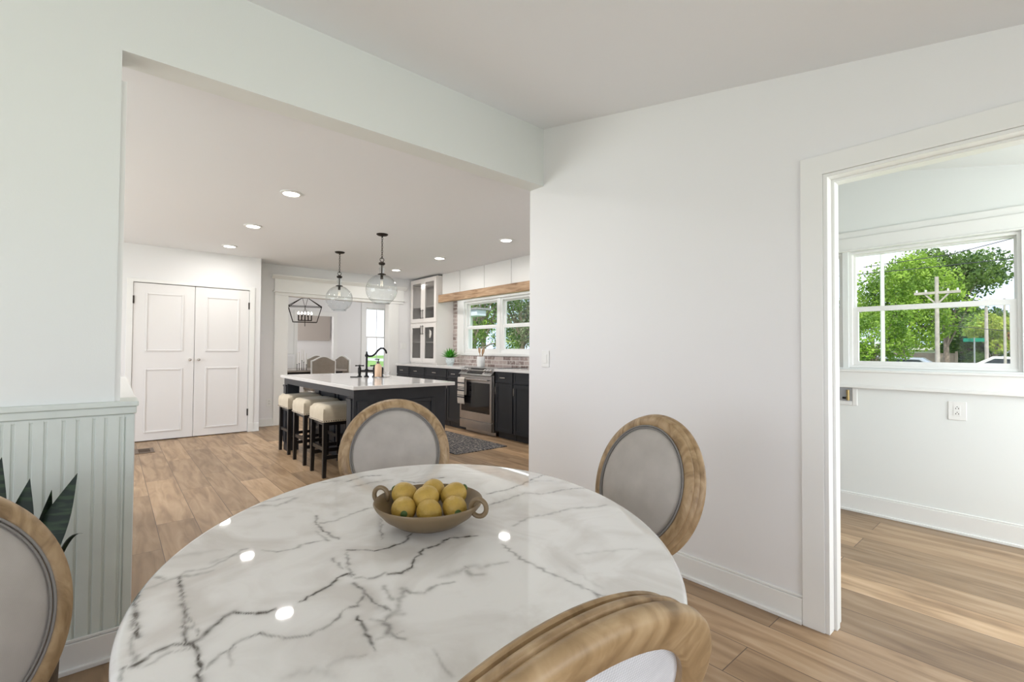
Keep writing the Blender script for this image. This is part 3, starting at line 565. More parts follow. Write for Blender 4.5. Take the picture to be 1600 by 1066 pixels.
def base_unit(y0, y1, label, ndraw=1, ndoor=1):
    r = thing('base_cabinet', label, 'cabinet', (XF, y0, 0), group='charcoal base cabinets under the window')
    W = y1 - y0; X = 0
    b = MB(); b.box((.02, .0, .09), (.60, W, ZT - .035)); b.box((.07, 0, 0), (.58, W, .09)); b.build('body', M['navy'], r)
    dz0, dz1 = ZT - .185, ZT - .045
    for k in range(ndraw):
        a, c = W * k / ndraw + .006, W * (k + 1) / ndraw - .006; mb = MB(); shaker(mb, 0, a, c, dz0, dz1, .03)
        d = mb.build('drawer', M['navy'], r, bevel=.0015); bar_handle(d, 0, (a + c) / 2, (dz0 + dz1) / 2, .11)
    for k in range(ndoor):
        a, c = W * k / ndoor + .006, W * (k + 1) / ndoor - .006; mb = MB(); shaker(mb, 0, a, c, .10, dz0 - .012)
        d = mb.build('door', M['navy'], r, bevel=.0015)
        bar_handle(d, 0, (c + .0 - .03) if k % 2 == 0 else a + .03, dz0 - .11, .1, True)
    return r
for (a, b_, nd, nr, l) in [(7.60, 8.08, 1, 1, 'charcoal base cabinet at the far left end, below the glass hutch'), (7.06, 7.59, 1, 1, 'charcoal base cabinet second from the far wall'), (6.36, 7.05, 2, 1, 'wide charcoal base cabinet below the succulent'), (5.925, 6.35, 1, 1, 'narrow charcoal base cabinet directly left of the oven'),
                        (4.74, 5.115, 1, 1, 'charcoal base cabinet directly right of the oven'), (3.95, 4.73, 1, 1, 'charcoal base cabinet cut off by the wall edge on the right'), (3.15, 3.94, 2, 1, 'charcoal base cabinet hidden behind the right wall')]:
    if a < 3.5: continue
    base_unit(a, b_, l, nr, nd)
tag(box((XF - .02, 5.92, ZT - .035), (XW - .012, 8.09, ZT)).build('worktop', M['quartz'], bevel=.003), 'white quartz worktop left of the oven, under the hutch', 'worktop')
tag(box((XF - .02, 3.95, ZT - .035), (XW - .012, 5.118, ZT)).build('worktop', M['quartz'], bevel=.003), 'white quartz worktop right of the oven', 'worktop')
# oven range
ov = thing('oven_range', 'stainless steel slide-in range with black glass door', 'oven', (4.02, 5.125, 0)); W = .79
MB().box((.03, .0, .06), (.66, W, .93)).box((.10, .03, 0), (.6, W - .03, .06)).build('body', M['steel'], ov, bevel=.003)
MB().box((.10, -.002, .93), (.66, W + .002, .962)).build('cooktop', M['darkglass'], ov, bevel=.002)
cpn = MB(); cpn.prism([(-.03, .855), (.03, .855), (.12, .962), (.09, .962)][::-1], 'y', 0, W); cpn.build('control_panel', mat('dark_steel', (.22, .215, .21), .3, .9), ov, bevel=.003)
nrm = Vector((-.107, 0, .12)).normalized()
def onpanel(y, s): return Vector((-.03 + .12 * s, y, .855 + .107 * s)) + nrm * .0
pd = MB(); a = onpanel(.30, .12); 
for yy0, yy1 in ((.225, .585),):
    q = [onpanel(yy0, .15), onpanel(yy1, .15), onpanel(yy1, .88), onpanel(yy0, .88)]; pd.add([p + nrm * .001 for p in q] + [p + nrm * .003 for p in q], [(0, 3, 2, 1), (4, 5, 6, 7), (0, 1, 5, 4), (1, 2, 6, 5), (2, 3, 7, 6), (3, 0, 4, 7)])
pd.build('display', M['darkglass'], ov)
for yy in (.055, .12, .185, .62, .68, .74):
    p = onpanel(yy, .5); MB().tube([p, p + nrm * .004], [.034, .034], 18).build('knob_shadow', M['slot'], ov, smooth=True); MB().tube([p, p + nrm * .005, p + nrm * .006, p + nrm * .032], [.029, .029, .023, .020], 18).build('knob', M['steel'], ov, smooth=True)  # black disc under each knob stands in for its shadow
od = MB().box((0, .01, .20), (.03, W - .01, .845)).build('oven_door', M['steel'], ov, bevel=.004)
MB().box((-.003, .05, .315), (.001, W - .05, .745)).build('door_glass', M['darkglass'], od)
hb = MB(); hb.tube([(-.045, .04, .79), (-.045, W - .04, .79)], .011, 12); [hb.box((-.045, yy - .012, .781), (0, yy + .012, .799)) for yy in (.06, W - .06)]; hb.build('door_handle', M['steel'], od, smooth=True)
MB().box((0, .01, .065), (.03, W - .01, .188)).build('warming_drawer', M['steel'], ov, bevel=.004)
# towel hanging on the oven handle
def cloth_strip(y0, y1, ztop, zbf, zbb, xb, stripe=True, seed=1):
    n, mrow = 16, 60; vs = []; fs = []; mi = []
    Lf = ztop - zbf; Lb = ztop - zbb; tot = Lf + Lb + .03
    for j in range(mrow + 1):
        s = tot * j / mrow
        for i in range(n + 1):
            t_ = i / n; y = y0 + (y1 - y0) * t_; wv = .006 * math.sin(t_ * 9 + seed) * min(1, s / .2)
            if s < Lf: x, z = xb - .017 - abs(wv) - .004 * math.sin(s * 9), zbf + s
            elif s < Lf + .03: a = (s - Lf) / .03 * PI; x, z = xb - .017 * math.cos(a), ztop + .013 * math.sin(a)
            else: x, z = xb + .017, ztop - (s - Lf - .03)
            vs.append((x, y + .004 * math.sin(s * 20), z))
    for j in range(mrow):
        s = tot * (j + .5) / mrow; d = s
        st = any(abs(d - q) < .008 for q in (.10, .125, .20, .225, .25, .31)) if stripe else False
        for i in range(n): fs.append((j * (n + 1) + i, j * (n + 1) + i + 1, (j + 1) * (n + 1) + i + 1, (j + 1) * (n + 1) + i)); mi.append(1 if st else 0)
    mb = MB(); mb.v = vs; mb.f = fs; mb.m = mi; return mb
o = cloth_strip(5.70, 5.875, .80, .42, .55, 3.975).build('dish_towel', [M['towel'], M['stripe']], smooth=60)
so_ = o.modifiers.new('solid', 'SOLIDIFY'); so_.thickness = .004; tag(o, 'cream dish towel with black stripes over the oven handle', 'towel')

# hutch
ht = thing('glass_hutch', 'tall cream wall cabinet with four glass doors on the worktop', 'cabinet', (4.33, 7.12, ZT))
H = ZK - ZT - .03; Wd = .94
hb_ = MB(); hb_.box((.02, 0, 0), (.368, .02, H)); hb_.box((.02, Wd - .02, 0), (.368, Wd, H)); hb_.box((.02, 0, 0), (.368, Wd, .06)); hb_.box((.02, 0, H - .1), (.368, Wd, H)); hb_.box((.02, 0, .735), (.368, Wd, .765)); hb_.box((.34, 0, 0), (.368, Wd, H), 1)
hb_.build('body', [M['cab'], M['greyback']], ht, bevel=.001)
[box((.05, .021, z), (.339, Wd - .021, z + .018)).build('shelf', M['cab'], ht) for z in (.39, 1.04)]
for (z0, z1, hz) in ((.03, .74, .62), (.76, H - .01, .91)):
    for k in range(2):
        a, c = .008 + k * (Wd / 2 - .006), Wd / 2 - .003 + k * (Wd / 2 - .006); fr = .075; m = MB()
        m.box((0, a, z0), (.02, a + fr, z1)); m.box((0, c - fr, z0), (.02, c, z1)); m.box((0, a + fr, z0), (.02, c - fr, z0 + fr)); m.box((0, a + fr, z1 - fr), (.02, c - fr, z1))
        d = m.build('glass_door', M['cab'], ht, bevel=.002); box((.008, a + fr, z0 + fr), (.012, c - fr, z1 - fr)).build('pane', M['cglass'], d)
        bar_handle(d, 0, (c - .03) if k == 0 else a + .03, hz, .17, True, 'iron')
light('hutch_light', 'AREA', (4.52, 7.58, ZK - .15), 1.2, .5, .1, (0, 0, -1), (1, 1, 1))

# succulent
sc_ = thing('potted_succulent', 'bright green spiky succulent in a mottled footed bowl', 'plant', (4.42, 6.80, ZT))
MB().lathe([(.001, 0), (.045, 0), (.05, .01), (.072, .05), (.078, .11), (.076, .125), (.070, .125), (.070, .10), (.001, .10)], n=28).build('pot', M['patt'], sc_, smooth=True)
sl = MB()
for k in range(34):
    a = k * 2.4; el = math.radians(15 + 65 * (k / 34)); L = .20
    d = Vector((math.cos(a) * math.cos(el), math.sin(a) * math.cos(el), math.sin(el))); s_ = Vector((-math.sin(a), math.cos(a), 0)); n_ = d.cross(s_)
    rows = []
    for j in range(7):
        t_ = j / 6; c = Vector((0, 0, .125)) + d * L * t_ + Vector((0, 0, -.02 * t_ * t_)); wd = .024 * (math.sin(PI * min(1, t_ * .8 + .22))) * (1 - t_ ** 4) + .0005
        rows.append((c - s_ * wd, c - n_ * wd * .4, c + s_ * wd, c + n_ * wd * .25))
    b0 = [p for r_ in rows for p in r_]; sl.add(b0, [(j * 4 + i, j * 4 + (i + 1) % 4, (j + 1) * 4 + (i + 1) % 4, (j + 1) * 4 + i) for j in range(6) for i in range(4)])
sl.build('leaves', M['succ'], sc_, smooth=60)
# utensil crock
tag(MB().lathe([(.001, 0), (.055, 0), (.06, .008), (.062, .07), (.064, .15), (.060, .158), (.055, .15), (.054, .02), (.001, .02)], (4.47, 5.985, ZT), 28).build('utensil_crock', M['white'], smooth=True), 'white ceramic utensil crock at the back left of the oven', 'crock')
def utensil(name, label, base, tip, bw, flat=True):
    b0 = Vector(base); t0 = Vector(tip); d = (t0 - b0).normalized(); m = MB(); m.tube([b0, b0 + d * .12, t0 - d * .07], [.006, .006, .007], 8)
    s_ = Vector((0, 1, 0)); s_ = (s_ - d * s_.dot(d)).normalized(); n_ = d.cross(s_); rows = []
    for j in range(6):
        q = j / 5; wd = bw * math.sin(PI * (.22 + .55 * q)) ; c = t0 - d * .08 + d * .085 * q; rows += [c - s_ * wd - n_ * .003, c + s_ * wd - n_ * .003, c + s_ * wd + n_ * .003, c - s_ * wd + n_ * .003]
    m.add(rows, [(j * 4 + i, j * 4 + (i + 1) % 4, (j + 1) * 4 + (i + 1) % 4, (j + 1) * 4 + i) for j in range(5) for i in range(4)] + [(3, 2, 1, 0), (20, 21, 22, 23)])
    tag(m.build(name, M['spoon'], smooth=True), label, 'utensil')
utensil('wooden_spatula', 'wide wooden spatula standing upright in the crock', (4.47, 5.98, ZT + .022), (4.46, 6.02, ZT + .295), .028)
utensil('wooden_spoon', 'dark wooden spoon leaning right in the crock', (4.47, 6.0, ZT + .022), (4.45, 5.88, ZT + .28), .020)
utensil('wooden_spoon', 'pale wooden spoon between the other utensils in the crock', (4.48, 5.99, ZT + .022), (4.47, 5.94, ZT + .27), .018)
# kitchen rug
tag(MB().box((3.05, 4.55, 0.0), (3.82, 6.2, .010)).build('kitchen_rug', M['rug'], bevel=.003), 'dark patterned runner rug between island and oven', 'rug')

# ------------------------------------------------------------------ island
isl = thing('kitchen_island', 'black kitchen island with white quartz top', 'island', (0, 0, 0))
X0, X1, Y0, Y1 = 1.55, 2.57, 3.86, 6.09
MB().box((X0, Y0, .872), (X1, Y1, .905)).build('island_top', M['quartz'], isl, bevel=.004)
ib = MB(); ib.box((1.95, 4.0, .0), (2.52, 6.1, .872)); ib.box((1.60, 3.99, .80), (2.0, 6.11, .872)); ib.build('body', M['navy'], isl, bevel=.002)
pn = MB()
for a, b_ in ((4.18, 4.72), (4.78, 5.30), (5.36, 5.92)):
    for q in ((a, a + .04, .12, .78), (b_ - .04, b_, .12, .78)): pn.box((1.935, q[0], q[2]), (1.951, q[1], q[3]))
    pn.box((1.935, a + .04, .12), (1.951, b_ - .04, .16)); pn.box((1.935, a + .04, .74), (1.951, b_ - .04, .78))
pn.build('seating_side_panel', M['navy'], isl, bevel=.003)
ep = MB(); ep.box((1.60, 3.975, .0), (2.53, 4.01, .872))
ep.build('end_panel', M['navy'], isl, bevel=.002)
em = MB(); a, b_, z0, z1 = 1.80, 2.40, .14, .755
for q in ((a, z0, a + .035, z1), (b_ - .035, z0, b_, z1), (a + .035, z0, b_ - .035, z0 + .035), (a + .035, z1 - .035, b_ - .035, z1)): em.box((q[0], 3.958, q[1]), (q[2], 3.977, q[3]))
em.build('panel_moulding', M['navy'], isl, bevel=.006)
for ya in (3.99, 5.99):
    p = MB(); p.box((1.605, ya, 0), (1.74, ya + .14, .872)); o = p.build('corner_post', M['navy'], isl, bevel=.003)
    q = MB(); q.box((1.590, ya + .02, .10), (1.606, ya + .12, .765)); q.box((1.584, ya + .015, .765), (1.606, ya + .125, .785))
    q.box((1.63, ya - .034 if ya < 5 else ya, .10), (1.715, ya, .765)) if ya < 5 else None
    q.build('raised_panel', M['navy'], o, bevel=.004)
# stools
def stool(loc, label):
    r = thing('counter_stool', label, 'stool', loc, group='backless counter stools at the island')
    L, D = .40, .40
    m = MB()
    # cushion: rounded block with gently domed quilted top
    n = 14; vs = []; fs = []
    for i in range(n + 1):
        for j in range(n + 1):
            u, v = i / n * 2 - 1, j / n * 2 - 1
            e = (1 - abs(u) ** 8) * (1 - abs(v) ** 8); x = u * (D / 2) * (1 - .0 * abs(v)); y = v * (L / 2)
            z = .655 + .03 * e ** .5 - .006 * abs(math.sin(v * PI * 1.5))
            vs.append((x * (1 - .03 * (1 - e ** .5)), y * (1 - .03 * (1 - e ** .5)), z))
    for i in range(n):
        for j in range(n): fs.append((i * (n + 1) + j, (i + 1) * (n + 1) + j, (i + 1) * (n + 1) + j + 1, i * (n + 1) + j + 1))
    rim = [i * (n + 1) for i in range(n + 1)] + [n * (n + 1) + j for j in range(1, n + 1)] + [i * (n + 1) + n for i in range(n - 1, -1, -1)] + [j for j in range(n - 1, 0, -1)]
    base = len(vs)
    for z, k in ((.60, 1.01), (.525, 1.0)):
        for q in rim: vs.append((vs[q][0] / (.97) * .985 * k, vs[q][1] / .97 * .985 * k, z))
    R = len(rim)
    for k in range(R):
        k2 = (k + 1) % R; fs.append((rim[k], rim[k2], base + k2, base + k)); fs.append((base + k, base + k2, base + R + k2, base + R + k))
    fs.append(tuple(base + R + k for k in range(R)))
    m.add(vs, fs); s_ = m.build('seat_cushion', M['sfab'], r, smooth=60)
    nails = MB()
    for k in range(18):
        t_ = -D / 2 + .01 + k * (D - .02) / 17
        nails.ball((t_, -L / 2 - .003, .537), .006, 6); nails.ball((-D / 2 - .003, t_, .537), .006, 6); nails.ball((t_, L / 2 + .003, .537), .006, 6)
    nails.build('nailhead_trim', M['nickel'], s_, smooth=True)
    a = D / 2 - .03
    MB().box((-a, -a, .49), (a, a, .525)).build('seat_frame', M['blkwood'], r)
    for sx in (-1, 1):
        for sy in (-1, 1): MB().bar((sx * (a + .005), sy * (a + .005), 0), (sx * a, sy * a, .525), .032, .032, w2=.042, h2=.042).build('leg', M['blkwood'], r, bevel=.002)
    for s in (-1, 1):
        MB().box((-a, s * a - .01, .17), (a, s * a + .01, .205)).build('stretcher', M['blkwood'], r)
        MB().box((s * a - .01, -a, .25), (s * a + .01, a, .285)).build('stretcher', M['blkwood'], r)
    return r
st = stool((1.72, 4.70, 0), 'cream upholstered counter stool nearest the dining table')
dup(st, (1.73, 5.32, 0), label='middle cream upholstered counter stool at the island')
dup(st, (1.745, 5.95, 0), label='cream upholstered counter stool farthest from the table')
# bridge faucet, soap, tray
FX, FY, FZ = 2.19, 5.08, .905
fa = thing('bridge_faucet', 'black bridge faucet with gooseneck spout and cross handles', 'faucet', (FX, FY, FZ))
ax = Vector((math.cos(math.radians(-25)), math.sin(math.radians(-25)), 0))   # direction of the bridge
def fp(s, z, o=0): return ax * s + Vector((-ax.y, ax.x, 0)) * o + Vector((0, 0, z))
MB().lathe([(.001, 0), (.028, 0), (.028, .012), (.014, .02), (.012, .06), (.02, .07), (.02, .085), (.011, .095), (.011, .225), (.02, .232), (.02, .25), (.012, .258), (.008, .285), (.001, .29)], n=20).build('column', M['blk'], fa, smooth=True)
spt = [(0, .24), (.03, .235), (.06, .238), (.09, .26), (.12, .30), (.15, .325), (.18, .325), (.205, .30), (.215, .265)]
MB().tube([fp(s, z) for s, z in spt], .0105, 12).build('spout', M['blk'], fa, smooth=True)
MB().tube([fp(-.075, .07), fp(.085, .07)], .011, 12).build('bridge', M['blk'], fa, smooth=True)
for s in (-.075, .085):
    c = fp(s, 0); MB().lathe([(.001, 0), (.026, 0), (.026, .01), (.013, .02), (.018, .05), (.018, .1), (.011, .115), (.013, .135), (.001, .14)], c, 18).build('valve', M['blk'], fa, smooth=True)
    k = MB(); k.tube([fp(s - .04, .128), fp(s + .04, .128)], .006, 8); k.tube([fp(s, .128, -.04), fp(s, .128, .04)], .006, 8); [k.ball(fp(s + q, .128), .009, 8) for q in (-.04, .04)]; k.build('cross_handle', M['blk'], fa, smooth=True)
MB().lathe([(.001, 0), (.022, 0), (.022, .01), (.012, .02), (.015, .06), (.019, .09), (.013, .11), (.001, .112)], fp(.165, 0, .02), 16).build('side_sprayer', M['blk'], fa, smooth=True)
MB().tube([fp(-.09, .004, -.05), fp(-.17, .005, -.04)], .006, 8).build('air_switch', M['blk'], fa, smooth=True)
tag(MB().lathe([(.001, 0), (.085, 0), (.1, .006), (.105, .016), (.098, .016), (.09, .009), (.001, .007)], (2.30, 4.90, FZ), 36).build('soap_tray', M['glass'], smooth=True), 'round clear tray under the soap bottle on the island', 'tray')
sp_ = thing('soap_dispenser', 'peach soap bottle with black pump on the island', 'soap dispenser', (2.26, 4.93, FZ + .0075))
MB().lathe([(.001, 0), (.036, 0), (.038, .005), (.038, .115), (.03, .135), (.015, .142), (.015, .15), (.001, .15)], n=28).build('bottle', M['soap'], sp_, smooth=True)
pm = MB().lathe([(.001, .15), (.016, .15), (.016, .165), (.006, .168), (.006, .19), (.013, .192), (.013, .2), (.001, .2)], n=16); pm.tube([(0, 0, .196), (-.03, .025, .194)], .004, 8); pm.build('pump', M['blk'], sp_, smooth=True)
tag(MB().lathe([(.001, 0), (.022, 0), (.026, .055), (.024, .055), (.02, .005), (.001, .005)], (2.345, 4.87, FZ + .0075), 20).build('small_glass', M['glass'], smooth=True), 'small clear glass beside the soap bottle', 'glass')

# ------------------------------------------------------------------ switches and outlets
def wall_plate(name, label, cat, loc, rz, w_=.075, h_=.118, kind='rocker', n=1):
    r = thing(name, label, cat, loc, rz)     # local: faces -x
    MB().box((-.006, -w_ / 2, -h_ / 2), (0, w_ / 2, h_ / 2)).build('plate', M['plate'], r, bevel=.002)
    for k in range(n):
        c = (k - (n - 1) / 2) * .046
        if kind == 'rocker': MB().box((-.0095, c - .016, -.033), (-.006, c + .016, .033)).build('rocker', M['trim'], r, bevel=.001)
        else:
            MB().box((-.0085, c - .017, -.034), (-.006, c + .017, .034)).build('receptacle', M['trim'], r, bevel=.001)
            s = MB(); [s.box((-.0092, c + yy - .0018, zz), (-.0084, c + yy + .0018, zz + .009)) for yy in (-.007, .007) for zz in (-.024, .012)]; [s.ball((-.0086, c, zz), .003, 8, sc=(.3, 1, 1)) for zz in (-.009, .028)]; s.build('slots', M['slot'], r)
    return r
wall_plate('light_switch', 'white rocker light switch on the dining room right wall', 'switch', (XR, 2.41, 1.158), 0)
wall_plate('light_switch', 'double white light switch beside the glass hutch', 'switch', (4.215, YW, 1.285), -PI / 2 + PI, .12, .12, n=2)
wall_plate('wall_outlet', 'white double outlet low on the laundry wall', 'outlet', (XL, .455, .827), 0, .09, .125, 'outlet')
wall_plate('wall_outlet', 'white outlet on the wall right of the closet', 'outlet', (1.90, YW, .37), PI / 2, .08, .12, 'outlet')
# fix facing of plates on y-walls: local -x must face -y
for o in list(COL.objects):
    if o.get('label') in ('double white light switch beside the glass hutch', 'white outlet on the wall right of the closet'): o.rotation_euler = (0, 0, PI / 2)
# washer box
wb = thing('washer_outlet_box', 'recessed white washer box with brass valve under the laundry window', 'outlet box', (XL, 1.18, .878))
f = MB(); f.box((-.008, -.167, -.068), (0, -.135, .066)); f.box((-.008, -.135, -.068), (0, .15, -.036)); f.box((-.008, .12, -.036), (0, .15, .066)); f.build('frame', M['plate'], wb, bevel=.004)
MB().box((-.0035, -.135, -.036), (-.001, .12, .066)).build('back_plate', mat('grey_box_back', (.42, .43, .45), .5), wb)
for yy in (-.11, .02):
    v = MB(); v.tube([(-.018, yy, -.03), (-.018, yy, .0)], .012, 12); v.tube([(-.018, yy, 0), (-.018, yy, .012)], .009, 12); v.tube([(-.018, yy, .012), (-.018, yy, .05)], .011, 12); v.box((-.016, yy - .004, -.03), (-.003, yy + .004, -.01))
    o = v.build('valve', M['brass'], wb, smooth=True); MB().box((-.03, yy + .012, -.02), (-.012, yy + .035, -.005)).build('valve_handle', M['blk'], o, bevel=.003)
# floor register
fv = thing('floor_register', 'small brown floor vent in front of the closet doors', 'vent', (.315, 7.03, 0))
f = MB(); f.box((-.09, -.16, 0), (.09, -.12, .006)); f.box((-.09, .12, 0), (.09, .16, .006)); f.box((-.09, -.12, 0), (-.055, .12, .006)); f.box((.055, -.12, 0), (.09, .12, .006)); f.build('frame', M['vent'], fv)
MB().box((-.055, -.12, .0), (.055, .12, .002)).build('duct', M['dark'], fv)
f = MB(); [f.box((-.055, -.11 + .024 * k, .002), (.055, -.103 + .024 * k, .005)) for k in range(10)]; f.build('louvres', M['vent'], fv)

# ------------------------------------------------------------------ marble table
TC = Vector((.6211, 1.0359)); TA, TB, TPH, TZ = .717, .570, 1.0037, .76
cph, sph = math.cos(TPH), math.sin(TPH)
tb = thing('marble_table', 'oval dining table with glossy white marble top and dark veins', 'table', (TC.x, TC.y, 0), TPH)
# camera-model helper used only to read vein positions traced on the photograph back onto the tabletop plane
def pix_on_top(u, v):
    d = f2 + r3 * ((u - 800) / F_PX) + u3 * ((533 - v) / F_PX); t = (TZ - 1.22) / d.z
    return Vector((d.x * t, d.y * t))
V1 = [([(230,490),(212,590),(203,640),(190,700),(192,760),(202,850)],.0035,.95),([(115,630),(150,650),(195,640)],.003,.7),([(220,560),(260,550),(330,575),(390,565),(430,535),(500,525),(560,510),(620,480),(700,430),(725,425)],.0035,.45),
([(205,625),(280,605),(340,580),(400,560),(480,550),(560,530)],.005,.35),([(400,560),(410,620),(420,700),(430,780),(430,870),(460,885)],.003,.75),([(420,710),(450,760),(500,850),(515,850)],.002,.6),
([(120,1000),(180,990),(240,955),(300,915),(370,885),(440,885),(500,860),(560,800),(620,750),(660,730),(720,735),(780,735),(860,715)],.0038,.9),([(980,680),(1060,635),(1130,600),(1160,565),(1210,545),(1240,550)],.003,1.),
([(485,900),(490,960),(500,1066),(505,1120)],.0032,1.),([(460,885),(485,905)],.005,.8),([(530,1000),(600,930),(640,915),(670,880),(740,850),(790,830),(850,845),(950,850),(1030,840),(1090,810),(1150,770),(1190,720),(1260,700),(1290,640)],.0028,.6),
([(1240,590),(1290,625),(1330,680),(1400,715)],.003,.7),([(1260,750),(1290,800),(1320,870),(1345,915)],.0026,.75),([(1060,265),(1060,300),(1090,335),(1130,360),(1170,378)],.0035,.85),([(1060,340),(1085,360),(1120,385)],.003,.5),
([(1080,300),(1150,290),(1240,255),(1310,230),(1370,225)],.0035,.4),([(1210,430),(1270,430),(1340,435),(1410,420),(1479,395),(1500,380),(1520,350)],.003,.85),([(1250,565),(1340,565),(1390,540),(1440,545),(1500,530)],.003,.5),
([(1370,280),(1375,380)],.002,.45),([(800,430),(870,440),(950,425),(1010,400),(1090,385)],.0035,.5),([(1140,470),(1190,520)],.003,.5),([(1210,440),(1215,520),(1230,560)],.003,.5),([(190,640),(170,850),(175,980)],.003,.45),
([(720,235),(800,215),(870,218),(960,180)],.006,.35),([(800,200),(870,190),(950,170)],.006,.25),([(1210,100),(1290,75),(1380,70)],.004,.55),([(1090,105),(1180,95)],.005,.3),([(1240,125),(1330,105),(1430,90)],.005,.3),
([(200,1000),(280,970),(350,925),(450,905)],.003,.45),([(560,490),(640,460),(720,440)],.006,.2),([(300,480),(450,450),(600,430)],.008,.14),([(650,985),(640,930),(670,900)],.003,.3),
([(1350,860),(1420,850),(1479,820)],.003,.4),([(1290,640),(1350,690),(1430,740),(1479,740)],.006,.22),([(120,1000),(120,1060)],.003,.5),([(1120,990),(1200,950),(1300,935)],.004,.2),([(900,1050),(1050,1000),(1150,1040)],.006,.15)]
V2 = [([(20,575),(80,570),(125,545),(140,500),(180,460),(240,445),(300,410),(370,405),(425,400)],.003,.95),([(80,150),(140,160),(190,158),(220,140),(270,135)],.0028,.75),([(470,210),(560,190),(620,170),(680,140),(740,118),(795,120)],.0035,.65),
([(460,265),(560,235),(640,205),(720,210),(800,195),(870,185),(960,180)],.0035,.5),([(590,355),(650,320),(760,300),(850,275),(960,270),(1010,260)],.0045,.38),([(540,440),(600,490),(700,545),(770,575),(850,610),(930,645),(1020,690)],.003,.5),
([(250,590),(350,560),(390,540),(440,545),(500,530),(560,520)],.007,.28),([(370,540),(400,580),(450,575)],.005,.35),([(80,640),(120,660),(180,660),(240,625),(320,610)],.004,.4),([(0,720),(30,740),(0,800),(40,850),(95,870)],.0045,.55),([(95,640),(70,700),(60,740),(30,760)],.005,.4),
([(225,920),(260,980),(310,1040)],.0025,.3),([(0,630),(40,690)],.004,.35),([(880,485),(1000,470),(1150,460)],.004,.16),([(840,540),(920,600),(1000,640)],.004,.12),([(950,655),(990,690)],.003,.5),([(-60,780),(0,790),(40,850)],.005,.4),([(640,160),(700,150),(760,150)],.006,.25),([(1000,230),(1080,230),(1150,260)],.006,.15)]
segs = []
rng = random.Random(3)
for lst, sc0, ox, oy in ((V1, 3.081, 150, 720), (V2, 2.912, 600, 700)):
    for pts, wd, it in lst:
        P = [pix_on_top(ox + a / sc0, oy + b / sc0) for a, b in pts]; Q = [P[0]]
        for a, b in zip(P[:-1], P[1:]):
            L = (b - a).length; n = max(1, int(L / .009)); nn = Vector((-(b - a).y, (b - a).x)).normalized() if L > 0 else Vector((0, 0))
            for k in range(1, n + 1): Q.append(a.lerp(b, k / n) + (nn * rng.gauss(0, .0022) if k < n else Vector((0, 0))))
        for a, b in zip(Q[:-1], Q[1:]): segs.append((a.x, a.y, b.x, b.y, wd * rng.uniform(.5, 1.5), it * rng.uniform(.55, 1.15)))
NX, NY = 470, 374
# disc grid mapped onto ellipse: polar rings for a clean rim
def build_top():
    nr, na = 190, 720
    rad = np.linspace(0, 1, nr + 1)[1:]; ang = np.arange(na) * 2 * PI / na
    rr, aa = np.meshgrid(rad, ang, indexing='ij')
    lx = (TA - .012) * rr * np.cos(aa); ly = (TB - .012) * rr * np.sin(aa)
    V = np.stack([lx.ravel(), ly.ravel(), np.full(lx.size, TZ)], 1); V = np.vstack([[[0, 0, TZ]], V])
    edge = []
    for k in range(1, 7): a = PI / 2 * k / 6; edge.append((.012 - .012 * (1 - math.sin(a)), TZ - .012 * (1 - math.cos(a))))
    edge.append((.012, TZ - .022)); edge.append((.006, TZ - .030)); edge.append((-.05, TZ - .030))
    for e, z in edge: V = np.vstack([V, np.stack([(TA - .012 + e) * np.cos(ang), (TB - .012 + e) * np.sin(ang), np.full(na, z)], 1)])
    F = [(0, 1 + k, 1 + (k + 1) % na) for k in range(na)]
    tot = nr + len(edge)
    for j in range(tot - 1):
        b0, b1 = 1 + j * na, 1 + (j + 1) * na
        F += [(b0 + k, b1 + k, b1 + (k + 1) % na, b0 + (k + 1) % na) for k in range(na)]
    F.append(tuple(1 + (tot - 1) * na + k for k in range(na))[::-1])
    me = bpy.data.meshes.new('tabletop'); me.from_pydata(V.tolist(), [], F)
    me.polygons.foreach_set('use_smooth', [True] * len(me.polygons)); me.materials.append(M['marble'])
    wx = TC.x + V[:, 0] * cph - V[:, 1] * sph; wy = TC.y + V[:, 0] * sph + V[:, 1] * cph
    val = np.zeros(len(V))
    for x0, y0, x1, y1, wd, it in segs:
        m = 4 * wd + .004
        idx = np.where((wx > min(x0, x1) - m) & (wx < max(x0, x1) + m) & (wy > min(y0, y1) - m) & (wy < max(y0, y1) + m))[0]
        if len(idx) == 0: continue
        dx, dy = x1 - x0, y1 - y0; L2 = dx * dx + dy * dy + 1e-12
        t_ = np.clip(((wx[idx] - x0) * dx + (wy[idx] - y0) * dy) / L2, 0, 1)
        d = np.hypot(wx[idx] - x0 - t_ * dx, wy[idx] - y0 - t_ * dy)
        v = it * np.exp(-(d / wd) ** 2) + it * .16 * np.exp(-(d / (wd * 3)) ** 2)
        val[idx] = np.maximum(val[idx], v)
    at = me.attributes.new('vein', 'FLOAT', 'POINT'); at.data.foreach_set('value', val.astype(np.float32))
    o = bpy.data.objects.new('tabletop', me); COL.objects.link(o); o.parent = tb
build_top()
MB().lathe([(.001, 0), (.19, 0), (.20, .02), (.18, .04), (.10, .06), (.07, .10), (.06, .2), (.09, .32), (.1, .42), (.07, .52), (.06, .62), (.12, .68), (.26, .71), (.27, .729), (.001, .729)], n=48).build('pedestal', M['white'], tb, smooth=True)

